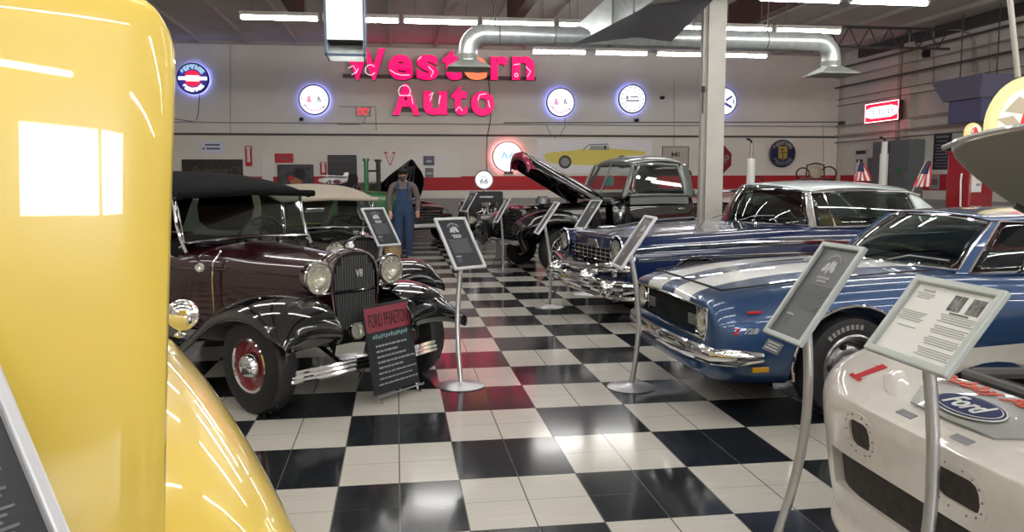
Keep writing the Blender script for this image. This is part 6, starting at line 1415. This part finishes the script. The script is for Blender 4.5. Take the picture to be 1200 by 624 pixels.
# motorcycle on a plinth near the corner
p = at(955, 205, Y=19.4)
r = thing('motorcycle', 'dark motorcycle with beige windscreen and hoop bars, near the back right corner', 'motorcycle', (p.x, 19.4, 0), math.radians(-95))
B().box((-.6, 0, .20), (2.3, 1.0, .40)).build('plinth', BLACKM, r, smooth=False, bevel=.01)
for x in (.25, -1.25): 
    B().tube([(x+.30*math.cos(a), 0, .76+.30*math.sin(a)) for a in [i*PI/16 for i in range(32)]], .05, seg=10, closed=True).cyl((x, -.05, .76), (x, .05, .76), .05, seg=12).build('wheel', RUBBER, r)
for s in (-1, 1): B().tube([(.25, s*.08, .76), (.02, s*.09, 1.45)], .022, seg=8).build('fork', CHROME, r)
B().ball((-.30, 0, 1.28), .17, (1.7, .9, .8)).build('fuel_tank', mat('dark_teal_paint', (.01, .03, .045), .3, 0, 1.), r)
B().ball((-.85, 0, 1.22), .14, (2.2, 1, .5)).build('seat', BLACKM, r)
B().box((-.40, 0, .90), (.5, .30, .40)).build('engine', STEEL, r, bevel=.05)
B().tube([(0, -.42, 1.52), (.0, -.15, 1.56), (.02, 0, 1.52), (.0, .15, 1.56), (0, .42, 1.52)], .018, seg=8).build('handlebar', CHROME, r)
B().ball((.06, 0, 1.70), .17, (.3, 1.0, 1.0)).build('windscreen', mat('beige_screen', (.42, .34, .26), .4), r)
for y, rr in ((-.32, .17), (.36, .20)): B().tube([(.0, y+rr*math.cos(a), 1.66+rr*.9*math.sin(a)) for a in [i*PI/12 for i in range(24)]], .018, seg=6, closed=True).build('hoop', DARK, r)
B().tube([(.02, -.24, 1.55), (.02, -.22, 1.88), (.02, 0, 1.93), (.02, .22, 1.88), (.02, .24, 1.55)], .022, seg=8).build('screen_frame', mat('brown_frame', (.06, .03, .025), .5), r)

# ------------------------------------------------------------------ stepped pale cylinders, flags, pumps
for (u, vt, vs, Y, lab) in ((881, 168, 186, 15.6, 'pale stepped cylinder post with a crank on top, between stop sign and blue round sign'), (1037, 166, 180, 15.6, 'pale stepped cylinder post in front of the grey electrical cabinets')):
    p = at(u, vt, Y=Y); q = at(u, vs, Y=Y); r = thing('cylinder_post', lab, 'post', (p.x, Y, 0))
    B().lathe([(0, 0), (.24, 0), (.24, .03), (.11, .05), (.11, 1.0), (0, 1.0)], (0, 0, 0), 'Z').cyl((0, 0, 1.0), (0, 0, q.z), .085, seg=20).build('sleeve', PAPER, r)
    B().cyl((0, 0, q.z), (0, 0, p.z), .035 if u < 900 else .06, seg=14).build('rod', PAPER if u > 900 else STEEL, r)
    B().tube([(0, 0, p.z), (-.02, 0, p.z+.05), (-.09, 0, p.z+.09), (-.11, 0, p.z+.07)], .022, seg=8).build('crank', BLACKM, r)
def flag(u, v0, v1, Y, lab, lean, wd=.34):
    a, c = at(u, v0, Y=Y), at(u, v1, Y=Y); r = thing('flag', lab, 'flag', (c.x-lean*.5, Y, 0)); H = a.z-c.z
    B().cyl((0, 0, 0), (0, 0, .02), .14, seg=20).cyl((0, 0, .02), (0, 0, c.z-.1), .014, seg=8).tube([(0, 0, c.z-.1), (lean*.5, 0, (a.z+c.z)/2), (lean, 0, a.z+.05)], .010, seg=8).build('pole', PIPEP, r)
    n = 13
    for k in range(7):
        rows = []
        for i in range(7):
            t_ = i/6; z = a.z-t_*(H); x0 = lean*(1-t_)-lean*.0; w_ = wd*(.25+.75*t_)
            f0, f1 = k/7, (k+1)/7; rows.append([(x0+w_*f-t_*.0, .02*math.sin(9*f+4*t_), z) for f in (f0, (f0+f1)/2, f1)])
        B().grid(rows, .006).build('stripe', REDM if k % 2 == 0 else PAPER, r)
    rows = []
    for i in range(4): t_ = i/6; rows.append([(lean*(1-t_)+wd*(.25+.75*t_)*f, -.02+.02*math.sin(9*f+4*t_), a.z-t_*H) for f in (.0, .35, .68)])
    B().grid(rows, .008).build('canton', mat('flag_navy', (.015, .02, .06), .7), r)
flag(1077, 189, 219, 13.4, 'American flag drooping on a pole right of the grey cabinets', .26, .36)
flag(1003, 191, 212, 14.2, 'smaller American flag drooping in front of the pale poster', .10, .38)
GLB = mat('lit_cream_globe', (.3, .26, .14), .3, emit=(1., .80, .34), es=.55)
GLW = mat('lit_white_globe_face', (.3, .3, .26), .3, emit=(1., .95, .72), es=.72)
GLR = mat('lit_red_emblem', (.6, .02, .02), .4, emit=(1., .03, .03), es=.55)
WNG = mat('tan_wing_emblem', (.35, .30, .22), .5, emit=(.45, .38, .26), es=.35)
def globe(r, c, R, face='-Y'):
    B().lathe([(0, -.10*R*2), (R*.75, -.10*R*2), (R*.96, -.03), (R, 0), (R*.96, .03), (R*.90, .05), (0, .06)], c, face, seg=40).build('globe', GLB, r)
    B().lathe([(0, 0), (R*.80, 0), (R*.55, R*.05), (0, R*.08)], (c[0], c[1]-.05, c[2]), face, seg=36).build('globe_face', GLW, r)
    y = c[1]-.05-R*.08
    def sh(poly, m, nm, k=0): B().prism([(x*R*.92-.16*R, z*R*.9+.20*R) for x, z in poly], (c[0], y-.004*k, c[2]), UX, VZ, .008).build(nm, m, r, smooth=False)
    sh([(-.62, .10), (-.30, .42), (.0, .30), (-.18, .05)][::-1], WNG, 'wing', 1); sh([(-.78, -.06), (-.42, .02), (-.2, -.2), (-.5, -.22)][::-1], WNG, 'wing', 1)
    sh([(-.2, .02), (-.05, .45), (.12, .40), (.30, .10), (.42, -.10), (.62, -.20), (.5, -.34), (.2, -.26), (-.1, -.30), (-.45, -.40), (-.5, -.30), (-.25, -.16)][::-1], GLR, 'winged_emblem', 2)
# big lit globe on a pump behind the blue coupe
p = at(1207, 150, Y=7.1); Rg = .50
r = thing('fuel_pump', 'large glowing cream globe with red winged emblem, rising over the raised bonnet', 'fuel pump', (p.x, 7.1, 0))
B().box((0, 0, .62), (.55, .45, 1.08)).build('cabinet', REDP, r, bevel=.04); B().box((0, 0, .04), (.62, .52, .08)).build('base', BLACKM, r, bevel=.01)
B().cyl((0, 0, 1.16), (0, 0, p.z-Rg+.02), .10, seg=20).build('neck', CHROME, r)
B().lathe([(0, 0), (.17, 0), (.17, .01), (0, .01)], (0, -.23, .95), '-Y').build('dial', PAPER, r)
B().tube([(.30, 0, .9), (.42, -.05, .5), (.36, -.08, .3), (.30, -.02, .8)], .014, seg=8).build('hose', RUBBER, r)
globe(r, (0, 0, p.z), Rg)
# red pump near the right wall with its small globe
p = at(1131, 205, Y=13.2); zt_ = at(1131, 180, Y=13.2).z; pg = at(1136, 157, Y=13.2)
r = thing('fuel_pump', 'red fuel pump with white dial panel and small lit globe near the right wall', 'fuel pump', (p.x+.10, 13.2, 0), .25)
B().box((0, 0, zt_/2+.04), (.60, .50, zt_-.06)).build('cabinet', REDP, r, bevel=.04)
B().box((0, 0, zt_+.02), (.64, .54, .05)).build('top_cap', REDP, r, bevel=.01); B().box((-.02, -.255, zt_-.05), (.42, .012, .03)).build('trim', CHROME, r, smooth=False)
B().box((0, 0, .04), (.66, .56, .08)).build('base', BLACKM, r, smooth=False)
B().box((-.16, -.258, 1.52), (.24, .014, .46)).build('dial_panel', PAPER, r, bevel=.003)
B().lathe([(0, 0), (.05, 0), (.05, .006), (0, .006)], (-.13, -.266, 1.68), '-Y', seg=16).build('dial', INK, r)
for i in range(2): B().box((-.13, -.268, 1.54-.12*i), (.10, .006, .04)).build('counter', GREYTX, r, smooth=False)
B().tube([(-.32, -.1, .9), (-.38, -.12, 1.5), (-.34, -.1, 1.62)], .016, seg=8).build('nozzle', PAPER, r)
B().cyl((0, 0, zt_), (0, 0, pg.z-.12), .07, seg=16).build('neck', REDP, r)
globe(r, (0.0, 0, pg.z), .20)
# hanging pipe over the big globe
p0, p1 = at(1183, -6, Y=7.3), at(1193, 88, Y=7.3)
B_ = B().tube([(p0.x-.03, 7.3, CZ-.01), p0, p1+Vector((0, 0, -.02))], .027, seg=10); tag(B_.build('drop_pipe', PIPEP), 'vertical grey pipe coming down from the ceiling above the big glowing globe', 'pipe')
